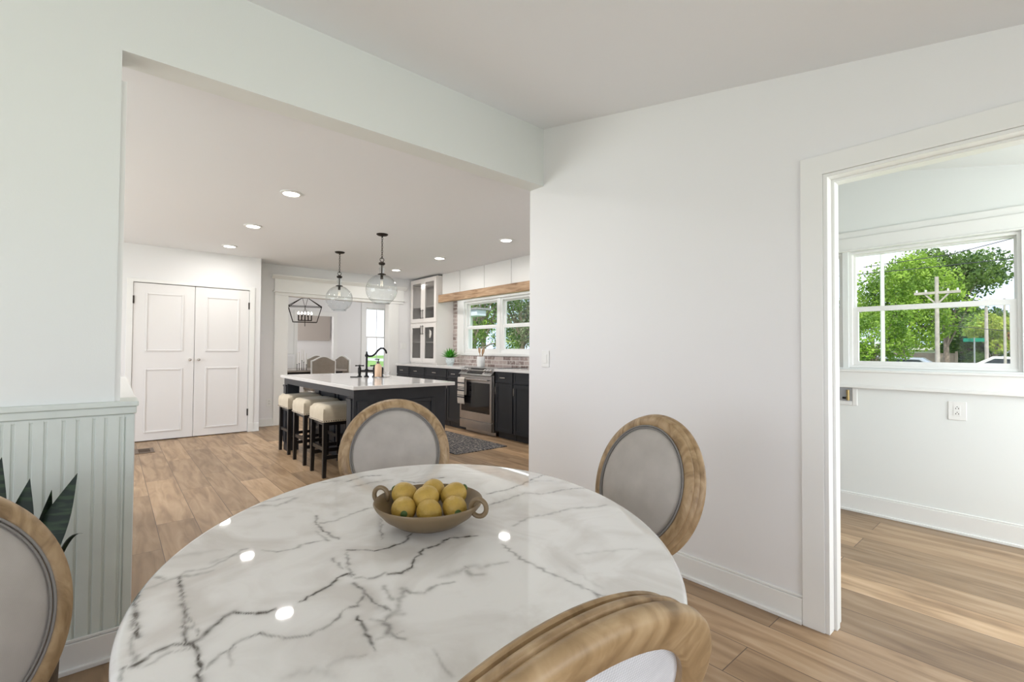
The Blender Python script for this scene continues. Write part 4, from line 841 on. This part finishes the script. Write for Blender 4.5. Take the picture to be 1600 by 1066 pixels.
# bowl + lemons
BX, BY = .639, 1.078
bo = thing('stoneware_bowl', 'shallow olive-brown bowl with ring handles holding lemons', 'bowl', (BX, BY, TZ))
MB().lathe([(.001, .0), (.055, .0), (.06, .004), (.085, .012), (.115, .032), (.136, .056), (.141, .066), (.139, .0695), (.135, .066), (.128, .055), (.108, .035), (.08, .018), (.05, .011), (.001, .010)], n=64).build('bowl_body', M['bowl'], bo, smooth=80)
for a in (math.radians(-62), math.radians(122)):
    d = Vector((math.cos(a), math.sin(a), 0)); c = d * .138 + Vector((0, 0, .064))
    h_ = MB()
    h_.tube([c + d * (.021 * math.cos(2 * PI * k / 24) + .006) + Vector((0, 0, .021 * math.sin(2 * PI * k / 24))) for k in range(24)], .0062, 10, True)
    h_.build('ring_handle', M['bowl'], bo, smooth=80)
LEM = [(.583, 1.112, .808, 200, -20, 'lemon with green tip at the front left of the bowl'), (.622, 1.048, .806, 80, 10, 'lemon in the middle of the front row in the bowl'), (.686, 1.028, .808, 250, -2, 'lemon with dark green tip at the front right of the bowl'),
       (.638, 1.091, .828, 20, 5, 'lemon in the centre of the bowl, half hidden by the front row'), (.612, 1.158, .826, 120, 20, 'lemon at the back left of the bowl near a handle'), (.680, 1.128, .829, 30, 15, 'lemon at the back middle of the bowl'), (.712, 1.072, .826, -20, 30, 'lemon at the back right of the bowl')]
LEM[0] = (.578, 1.100, .809, 243, 0, LEM[0][5])
def lemon(x, y, z, az, el, label):
    r = thing('lemon', label, 'lemon', (x, y, z), group='lemons in the bowl'); d = Vector((math.cos(math.radians(az)) * math.cos(math.radians(el)), math.sin(math.radians(az)) * math.cos(math.radians(el)), math.sin(math.radians(el))))
    q = Vector((0, 0, 1)).rotation_difference(d); prof = []
    for k in range(25):
        t_ = PI * k / 24; rr_ = .0315 * math.sin(t_) ** .85; zz = -.036 * math.cos(t_)
        if k in (0, 24): rr_ = .0005
        if k > 21: zz += .004 * (k - 21) / 3
        if k == 22: rr_ *= .75
        if k == 23: rr_ *= .7
        prof.append((rr_, zz))
    m = MB().lathe(prof, n=28); m.v = [tuple(q @ Vector(p)) for p in m.v]; m.build('peel', M['lemon'], r, smooth=80)
    t2 = MB().lathe([(.0005, .034), (.0085, .0362), (.0088, .0385), (.005, .0415), (.0005, .0422)], n=12); t2.v = [tuple(q @ Vector(p)) for p in t2.v]; t2.build('stem_tip', M['lemtip'], r, smooth=True)
for a in LEM: lemon(*a)

# ------------------------------------------------------------------ round-backed chairs
A_, B_, TILT = .25, .26, math.radians(18); ZC = 1 - B_ * math.cos(TILT)
nT = Vector((math.cos(TILT), 0, math.sin(TILT))); uT = Vector((-math.sin(TILT), 0, math.cos(TILT))); sT = Vector((0, 1, 0)); cT = Vector((0, 0, ZC))
def epoint(th, inset, off): return cT + sT * ((A_ - inset) * math.cos(th)) + uT * ((B_ - inset) * math.sin(th)) + nT * off
def dining_chair(loc, rz, label, backfab='wfab', frontfab='gfab', tilt=18):
    global TILT, ZC, nT, uT, cT
    TILT = math.radians(tilt); ZC = 1 - B_ * math.cos(TILT); nT = Vector((math.cos(TILT), 0, math.sin(TILT))); uT = Vector((-math.sin(TILT), 0, math.cos(TILT))); cT = Vector((0, 0, ZC))
    r = thing('dining_chair', label, 'chair', loc, rz, 'round-backed dining chairs at the marble table')
    N = 96
    prof = [(.055, .001), (.049, .005), (.040, .006), (.028, .002), (.021, -.003), (.021, -.007), (.024, -.009), (.017, -.012), (.012, -.017), (.011, -.021), (.014, -.024), (.008, -.028), (.004, -.034), (.004, -.042), (.008, -.047), (.014, -.049), (.048, -.049), (.054, -.044)]
    m = MB(); K = len(prof); vs = [epoint(2 * PI * i / N, q, o) for i in range(N) for q, o in prof]
    fs = [(i * K + k, i * K + (k + 1) % K, ((i + 1) % N) * K + (k + 1) % K, ((i + 1) % N) * K + k) for i in range(N) for k in range(K)]
    m.add(vs, fs); m.build('back_frame', M['oak'], r, smooth=40)
    for nm, mt, base, dome in (('back_cushion', frontfab, -.006, .030), ('back_panel', backfab, -.036, -.008)):
        pm_ = MB(); R_ = 14; vs = [cT + nT * (base + dome)]; fs = []
        for j in range(1, R_ + 1):
            q = j / R_; h_ = base + dome * (1 - q ** 3.5)
            for i in range(64): th = 2 * PI * i / 64; vs.append(cT + sT * ((A_ - .053) * q * math.cos(th)) + uT * ((B_ - .053) * q * math.sin(th)) + nT * h_)
        fs += [(0, 1 + i, 1 + (i + 1) % 64) for i in range(64)]
        for j in range(R_ - 1):
            for i in range(64): fs.append((1 + j * 64 + i, 1 + (j + 1) * 64 + i, 1 + (j + 1) * 64 + (i + 1) % 64, 1 + j * 64 + (i + 1) % 64))
        c_ = pm_.add(vs, fs); c_ = c_.build(nm, M[mt], r, smooth=80)
        if nm == 'back_cushion':
            for ins, rad in ((.0560, .0028), (.063, .0024)):
                MB().tube([epoint(2 * PI * i / 72, ins, .004) for i in range(72)], rad, 8, True).build('piping', M['pipe'], c_, smooth=True)
    for s in (-1, 1):
        th = -PI / 2 + s * .62; p = epoint(th, .03, -.02)
        m = MB(); m.tube([p + Vector((0, 0, .02)), p - Vector((-.004, 0, .06)), (.035, s * .165, .47), (.03, s * .175, .40), (.0, s * .18, .2), (-.05, s * .185, 0)], [.02, .021, .023, .024, .02, .015], 12)
        m.build('leg', M['oak'], r, smooth=True)
        m = MB(); m.tube([(.40, s * .19, .43), (.40, s * .19, .36), (.40, s * .19, .34), (.40, s * .19, .08), (.40, s * .19, 0)], [.028, .028, .021, .015, .013], 16); m.build('leg', M['oak'], r, smooth=True)
    def outline(sx, inset, n=48):
        pts = []
        for i in range(n):
            a = 2 * PI * i / n; c_, s_ = math.cos(a), math.sin(a); e = 4.0
            x = .220 + (sx - inset) * math.copysign(abs(c_) ** (2 / e), c_); wd = (.235 - inset) - .03 * (.22 - x) / .22
            pts.append((x, wd * math.copysign(abs(s_) ** (2 / e), s_)))
        return pts
    for nm, levels, mt in (('seat_rail', ((.22, .0, .40), (.22, 0., .445), (.22, .012, .452)), 'oak'), ('seat_cushion', ((.218, .008, .448), (.218, 0.002, .465), (.218, .004, .485), (.218, .02, .503), (.218, .06, .512), (.218, .12, .516)), frontfab)):
        m = MB(); vs = []; n = 48
        for sx, ins, z in levels: vs += [(x, y, z) for x, y in outline(sx, ins, n)]
        fs = [(j * n + k, j * n + (k + 1) % n, (j + 1) * n + (k + 1) % n, (j + 1) * n + k) for j in range(len(levels) - 1) for k in range(n)] + [tuple(range(n))[::-1], tuple(range((len(levels) - 1) * n, len(levels) * n))]
        m.add(vs, fs); m.build(nm, M[mt], r, smooth=50)
    return r
c0 = dining_chair((.977, 1.940, 0), -2.0, 'round-backed oak dining chair on the far side of the table, before the island')
dup(c0, (1.431, .977, 0), 2.928, 'round-backed oak dining chair right of the table, against the white wall')
dup(c0, (-.238, 1.194, 0), -.933, 'round-backed oak dining chair cropped at the left edge, before the snake plant')
dining_chair((.362, .398, 0), 1.45, 'oak dining chair seen from behind, nearest the camera, ribbed cloth on its back', 'rfab', tilt=25)

# ------------------------------------------------------------------ snake plant
sn = thing('snake_plant', 'dark snake plant by the beadboard behind the left chair', 'plant', (-.24, 2.16, 0))
MB().lathe([(.001, 0), (.10, 0), (.125, .12), (.13, .26), (.122, .27), (.115, .24), (.001, .24)], n=32).build('pot', M['pot'], sn, smooth=True)
MB().lathe([(.001, .235), (.116, .235), (.116, .245), (.001, .245)], n=24).build('soil', M['soil'], sn)
def snake(base, tip, wid, bend=(0, 0, 0), face=0.6):
    b0, t0 = Vector(base), Vector(tip); m = MB(); vs = []; N_ = 18; s_ = Vector((math.cos(-face), math.sin(-face), 0)); n_ = Vector((s_.y, -s_.x, 0))
    for j in range(N_ + 1):
        q = j / N_; c = b0.lerp(t0, q) + Vector(bend) * math.sin(PI * q); wd = wid * (.45 + .55 * math.sin(PI * min(q * .9, .5 if q < .55 else q * .9))) * (1 if q < .62 else max(0, 1 - ((q - .62) / .38) ** 2.2)) + .0006
        vs += [c - s_ * wd, c - n_ * -.008 * (wd / wid), c + s_ * wd, c + n_ * -.003 * 0 + n_ * -.0001 - n_ * .004 * (wd / wid) * -0.2]
    m.add(vs, [(j * 4 + i, j * 4 + (i + 1) % 4, (j + 1) * 4 + (i + 1) % 4, (j + 1) * 4 + i) for j in range(N_) for i in range(4)]); return m.build('leaf', M['snake'], sn, smooth=60)
snake((-.03, .03, .24), (-.02, .04, .867), .060, (-.03, 0, 0)); snake((.0, .0, .24), (.046, .02, .792), .050, (-.012, 0, 0)); snake((-.02, -.03, .24), (.160, .0, .795), .050, (-.005, 0, .0)); snake((.03, .05, .24), (.095, .06, .737), .03, (0, 0, 0))
snake((-.05, -.02, .24), (-.17, .03, .80), .05, (-.02, 0, 0)); snake((.05, .0, .24), (.178, .0, .589), .008, (.01, 0, .12)); snake((-.07, .03, .24), (-.11, .05, .7), .04, (-.02, 0, 0))

# ------------------------------------------------------------------ far dining furniture
dt = thing('far_dining_table', 'dark-edged dining table in the far dining room', 'table', (2.95, 10.3, 0))
MB().box((-.62, -.75, .765), (.75, .52, .80)).build('table_top', mat('grey_oak_top', (.40, .36, .33), .25), dt, bevel=.004)
MB().box((-.55, -.68, .70), (.68, .46, .765)).build('apron', M['blkwood'], dt)
for sx in (-.5, .62):
    for sy in (-.62, .40): MB().box((sx - .04, sy - .04, 0), (sx + .04, sy + .04, .70)).build('leg', M['blkwood'], dt)
cd = thing('candle_centrepiece', 'row of black candle holders with white taper candles on the far table', 'candle holder', (2.85, 9.68, .80))
for k, (dx, h_) in enumerate(((-.09, .12), (-.045, .135), (.0, .19), (.04, .16), (.085, .11))):
    o = MB().lathe([(.001, 0), (.016, 0), (.005, .015), (.005, h_ - .012), (.014, h_), (.001, h_)], (dx, .02 * (k % 2), 0), 14).build('holder', M['blk'], cd, smooth=True)
    MB().lathe([(.0075, h_), (.0065, h_ + .21), (.001, h_ + .225)], (dx, .02 * (k % 2), 0), 12).build('taper_candle', M['candle'], o, smooth=True)
def far_chair(loc, rz, label):
    r = thing('upholstered_dining_chair', label, 'chair', loc, rz, 'taupe-backed chairs at the far dining table')   # faces +x locally
    n = 16; top = [(-.24 + .48 * i / n, .99 + .09 * math.sin(PI * i / n) ** 1.5) for i in range(n + 1)]
    poly = [(-.235, .48)] + [(.235, .48)] + [(y, z) for y, z in top[::-1]]
    MB().prism([(y, z - .0) for y, z in poly], 'x', -.035, .0).build('frame', M['trim'], r, bevel=.006)
    ins = [(y * .9, .5 + (z - .48) * .93) for y, z in poly]
    MB().prism(ins, 'x', -.045, -.034).build('back_panel', M['bfab'], r); MB().prism(ins, 'x', -.001, .03).build('back_cushion', M['bfab'], r, bevel=.008)
    MB().box((-.03, -.24, .40), (.45, .24, .49)).build('seat', M['bfab'], r, bevel=.02)
    for sx in (0, .42):
        for sy in (-.21, .21): MB().bar((sx, sy, 0), (sx, sy, .41), .03, .03, w2=.045, h2=.045).build('leg', M['trim'], r)
    return r
fc = far_chair((3.17, 9.42, 0), PI / 2, 'taupe upholstered chair at the near side of the far dining table')
dup(fc, (3.84, 10.2, 0), PI + .3, 'taupe chair with white frame at the right end of the far table')
dup(fc, (3.62, 11.18, 0), -PI / 2, 'chair half hidden between the two nearer taupe chairs in the far room')
sf = thing('white_armchair', 'white slipcovered chair against the back wall, left end of the far table', 'chair', (2.83, 11.02, 0))
MB().box((-.3, -.10, .1), (.3, .18, .45)).build('seat', M['sofa'], sf, bevel=.04); MB().box((-.3, .10, .45), (.3, .22, 1.1)).build('backrest', M['sofa'], sf, bevel=.05); MB().box((-.25, -.08, 0), (.25, .15, .1)).build('base', M['blkwood'], sf)
ch = thing('lantern_chandelier', 'open-cage lantern chandelier with candle bulbs in the far dining room', 'chandelier', (2.96, 9.9, 0), math.radians(-18))
fr = MB(); wt, wb_, zt_, zm_, zb_ = .02, .20, 2.24, 2.07, 1.755
top = [(sx * .31, sy * .13, zm_) for sx, sy in ((-1, -1), (1, -1), (1, 1), (-1, 1))]; bot = [(sx * .22, sy * .08, zb_) for sx, sy in ((-1, -1), (1, -1), (1, 1), (-1, 1))]; ap_ = [(-.06, 0, zt_), (.06, 0, zt_)]
for i in range(4): fr.bar(top[i], top[(i + 1) % 4], .012); fr.bar(bot[i], bot[(i + 1) % 4], .012); fr.bar(top[i], bot[i], .012); fr.bar(top[i], ap_[0 if top[i][0] < 0 else 1], .012)
fr.bar(ap_[0], ap_[1], .012); fr.build('cage', M['iron'], ch)
rd = MB(); [rd.bar((s * .06, 0, zt_), (s * .06, 0, 2.62), .01) for s in (-1, 1)]; [rd.bar((s * .05, 0, zt_), (-s * .05, 0, 1.86), .008) for s in (-1, 1)]; rd.bar((0, 0, 2.6), (0, 0, 2.62), .14); rd.build('hanging_rod', M['iron'], ch)
MB().bar((-.13, 0, 1.79), (.13, 0, 1.79), .03, .02).bar((0, 0, 1.67), (0, 0, 1.79), .012).bar((-.13, 0, zb_), (.13, 0, zb_), .02, .02).build('candle_tray', M['iron'], ch)
for k in range(5):
    x = -.12 + .06 * k; o = MB().lathe([(.001, 1.80), (.012, 1.80), (.012, 1.91), (.001, 1.91)], (x, 0, 0), 10).build('candle', M['iron'], ch); MB().ball((x, 0, 1.935), .018, 10, sc=(.8, .8, 1.5)).build('bulb', M['bulb'], o, smooth=True)
light('chandelier_glow', 'POINT', (2.96, 9.9, 1.6), 4, color=(1, .93, .82)).data.shadow_soft_size = .15

# ------------------------------------------------------------------ outdoors
GZ = -.3
tag(MB().box((-20, -60, GZ - .2), (140, 110, GZ)).build('lawn', M['grass']), 'green lawn outside the windows', 'ground')['kind'] = 'structure'
tag(MB().box((26, -60, GZ), (33, 90, GZ + .02)).build('street', M['road']), 'pale street beyond the lawn', 'road')['kind'] = 'structure'
def tree(name, label, x, y, h, cr, cz, n, lm, seed, tr=.16, blobs=14, squash=.8, leaf=.16, group='trees outside the windows'):
    rg = random.Random(seed); r = thing(name, label, 'tree', (x, y, GZ), group=group)
    cen = []
    for k in range(blobs):
        a = rg.uniform(0, 2 * PI); q = cr * rg.uniform(.15, .75); cen.append((Vector((q * math.cos(a), q * math.sin(a), cz + cr * squash * rg.uniform(-.7, .75))), cr * rg.uniform(.25, .48)))
    t = MB(); t.tube([(0, 0, 0), (.05, .03, cz * .35), (-.03, .05, cz * .7), (0, 0, cz)], [tr, tr * .8, tr * .6, tr * .35], 10)
    for c, q in cen: st_ = Vector((0, 0, cz * rg.uniform(.35, .8))); t.tube([st_, st_.lerp(c, .5) + Vector((0, 0, .15)), c], [tr * .35, tr * .22, tr * .08], 6)
    t.build('trunk', M['bark'], r, smooth=True)
    rn = np.random.RandomState(seed); ci = rn.randint(0, blobs, n); C_ = np.array([list(c) for c, q in cen])[ci]; Q_ = np.array([q for c, q in cen])[ci]
    d = rn.normal(size=(n, 3)); d /= np.linalg.norm(d, axis=1)[:, None]; p = C_ + d * (Q_ * rn.uniform(.45, 1.0, n) ** .6)[:, None] * np.array([1, 1, squash])
    a = rn.normal(size=(n, 3)); a /= np.linalg.norm(a, axis=1)[:, None]; b = np.cross(a, rn.normal(size=(n, 3))); b /= np.linalg.norm(b, axis=1)[:, None]
    L = leaf * rn.uniform(.6, 1.3, n)[:, None]; W_ = L * .55
    V = np.stack([p - a * L / 2, p + b * W_ / 2, p + a * L / 2, p - b * W_ / 2], 1).reshape(-1, 3)
    me = bpy.data.meshes.new('foliage'); me.vertices.add(4 * n); me.vertices.foreach_set('co', V.ravel()); me.loops.add(4 * n); me.loops.foreach_set('vertex_index', np.arange(4 * n)); me.polygons.add(n)
    me.polygons.foreach_set('loop_start', np.arange(n) * 4); me.polygons.foreach_set('loop_total', np.full(n, 4)); me.update(); me.materials.append(M[lm])
    o = bpy.data.objects.new('foliage', me); COL.objects.link(o); o.parent = r
    return r
# laundry view (rays of slope y/x 0.04 .. 0.24)
tree('leafy_tree', 'young bright green tree at the left of the laundry window view', 17, 3.55, 4, 1.05, 1.9, 7500, 'leafA', 1, .05, 14, 1.0, .085)
tree('leafy_tree', 'large sunlit tree filling the middle of the laundry window', 25, 4.3, 8, 2.3, 3.5, 20000, 'leafA', 2, .14, 26, .95, .13)
tree('leafy_tree', 'tall leaning tree whose dark branches reach into the sky', 32.5, 3.75, 8, 2.5, 4.9, 9000, 'leafB', 3, .14, 20, .8, .18)
tree('leafy_tree', 'dark spreading tree behind the utility pole', 40, 3.4, 6, 2.3, 2.5, 12000, 'leafB', 4, .2, 20, .8, .24)
tree('leafy_tree', 'yellow-green tree right of the utility pole', 36, 2.25, 5, 1.1, 2.6, 4000, 'leafC', 5, .1, 10, .9, .15)
tree('leafy_tree', 'russet bush-like tree at the right of the laundry view', 39, 1.7, 4, 1.2, 2.5, 3000, 'leafD', 6, .1, 8, .9, .15)
tree('leafy_tree', 'green tree seen through the sliver of left laundry window', 25, 7.6, 6, 1.9, 3.2, 6000, 'leafA', 8, .2, 10, .9, .2)
# kitchen view (slope y/x 1.05 .. 1.45)
tree('leafy_tree', 'green tree through the left kitchen window', 12, 16.6, 7, 2.4, 3.4, 9000, 'leafB', 11, .16, 16, .9, .13)
tree('leafy_tree', 'grey-green oak through the right kitchen window', 17.6, 19.8, 7, 2.8, 4.0, 10000, 'leafE', 12, .2, 18, .9, .14)
tree('leafy_tree', 'bright tree between the two kitchen windows view', 21.5, 28.5, 8, 4, 5.0, 9000, 'leafA', 13, .25, 14, .8, .2)
tree('leafy_tree', 'yellow-green tree low in the right kitchen window', 20.5, 22.8, 5, 1.6, 1.9, 3000, 'leafC', 14, .12, 8, .9, .12)
def pole(x, y, h_, r_, m, label, arm=False):
    p = thing('utility_pole', label, 'utility pole', (x, y, GZ), group='utility poles along the street')
    MB().lathe([(r_, 0), (r_ * .75, h_)], n=14).build('post', M[m], p, smooth=True)
    if arm:
        MB().box((-.05, -.62, h_ - .62), (.05, .62, h_ - .53)).build('crossarm', M[m], p)
        MB().bar((0, -.35, h_ - .58), (0, 0, h_ - 1.0), .05).bar((0, .35, h_ - .58), (0, 0, h_ - 1.0), .05).build('brace', M[m], p)
        i_ = MB(); [i_.lathe([(.001, h_ - .532), (.03, h_ - .532), (.03, h_ - .45), (.001, h_ - .45)], (0, yy, 0), 8) for yy in (-.55, -.3, .3, .55)]; i_.build('insulator', M['white'], p)
pole(15, 2.94, 7, .05, 'polel', 'pale pole in front of the tree at the left of the laundry window')
pole(22.5, 2.85, 4.25, .075, 'polew', 'wooden utility pole with crossarm in the middle of the laundry window', True)
pole(30, 2.14, 3.6, .075, 'polew', 'distant wooden pole right of the crossarm pole')
pole(22, 1.15, 3.3, .04, 'polew', 'thin dark post at the right edge of the laundry window')
def wire_(pts, label): tag(MB().tube(pts, .012, 5).build('power_line', M['wire']), label, 'power line', 'overhead power lines')
wire_([(18.5, -1, 3.80), (18.5, 1, 3.78), (18.5, 3, 3.76), (18.5, 6.5, 3.78)], 'thick power line crossing the upper laundry window pane')
wire_([(18, -1.5, 4.6), (18, .5, 4.30), (18, 2, 4.0), (18, 4, 3.9)], 'upper power line rising to the right across the sky')
wire_([(24, -1, 2.05), (24, 1.2, 2.0), (24, 2.7, 2.25)], 'thin cable sagging right of the crossarm pole')
# parked car
def car(x, y, rz, label, m):
    c = thing('parked_car', label, 'car', (x, y, GZ), rz)
    body = [(-2.2, .35), (-2.15, .75), (-1.4, .88), (-.75, 1.35), (.75, 1.40), (1.5, .95), (2.15, .85), (2.2, .35)]
    MB().prism(body[::-1], 'y', -.85, .85).build('body', m, c, bevel=.08, seg=3)
    gl = [(-1.2, .92), (-.68, 1.29), (.70, 1.33), (1.28, .96)]; MB().prism(gl[::-1], 'y', -.858, .858).build('side_glass', M['carg'], c, bevel=.02)
    for sx in (-1.4, 1.4):
        for sy in (-1, 1): MB().tube([(sx, sy * .66, .33), (sx, sy * .87, .33)], .33, 20).build('wheel', M['tyre'], c, smooth=True)
car(20.5, 3.7, PI / 2 + .1, 'silver car parked beyond the laundry window', M['carp'])
car(24.5, .8, PI / 2, 'pale car at the right edge of the laundry window', M['polel'])
car(24, 31.5, .3, 'white car far beyond the left kitchen window', M['house'])
ss = thing('street_sign', 'small green street sign right of the poles', 'sign', (31, 2.62, GZ)); MB().lathe([(.03, 0), (.03, 2.25)], n=8).build('post', M['steel'], ss); MB().box((-.02, -.38, 2.05), (.02, .38, 2.22)).build('sign_plate', M['sign'], ss)
fe = thing('board_fence', 'weathered board fence at the left behind the trees', 'fence', (34, 0, GZ)); MB().box((-.03, 3.5, 0), (.03, 12, 1.5)).build('boards', M['fence'], fe); [MB().box((-.1, yy, 0), (-.03, yy + .1, 1.6)).build('post', M['fence'], fe) for yy in (3.5, 6, 8.5, 11)]
hs = thing('white_shed', 'low pale roofed building behind the parked car', 'building', (43, 7.8, GZ)); MB().box((0, -2.2, 0), (3, 2.2, 1.7)).build('wall', M['polel'], hs); MB().prism([(-2.5, 1.7), (2.5, 1.7), (0, 2.5)], 'x', -.2, 3.2).build('roof', M['polel'], hs)
for k, (x, y, r_) in enumerate(((37, 3.2, .8), (37.5, 5.9, .9), (37, .9, .8))):
    tree('hedge_bush', ('low green bush left of the street sign', 'low dark bush by the shed', 'low bush at the far right of the street')[k], x, y, 1, r_, .8, 1500, 'bush', 30 + k, .05, 6, .8, .16, 'bushes across the street')
# neighbour eave and corner post outside the kitchen window
nh = thing('porch_eave', 'pale blue-grey porch eave outside the left kitchen window', 'porch', (0, 0, 0))
MB().box((5.75, 7.86, 1.93), (6.0, 9.4, 2.06)).build('fascia', M['house'], nh, bevel=.01); MB().box((5.72, 7.82, 2.06), (6.1, 9.4, 2.10)).build('roof_edge', M['roofm'], nh); MB().box((5.86, 8.28, GZ), (5.95, 8.37, 1.93)).build('post', M['trim'], nh)
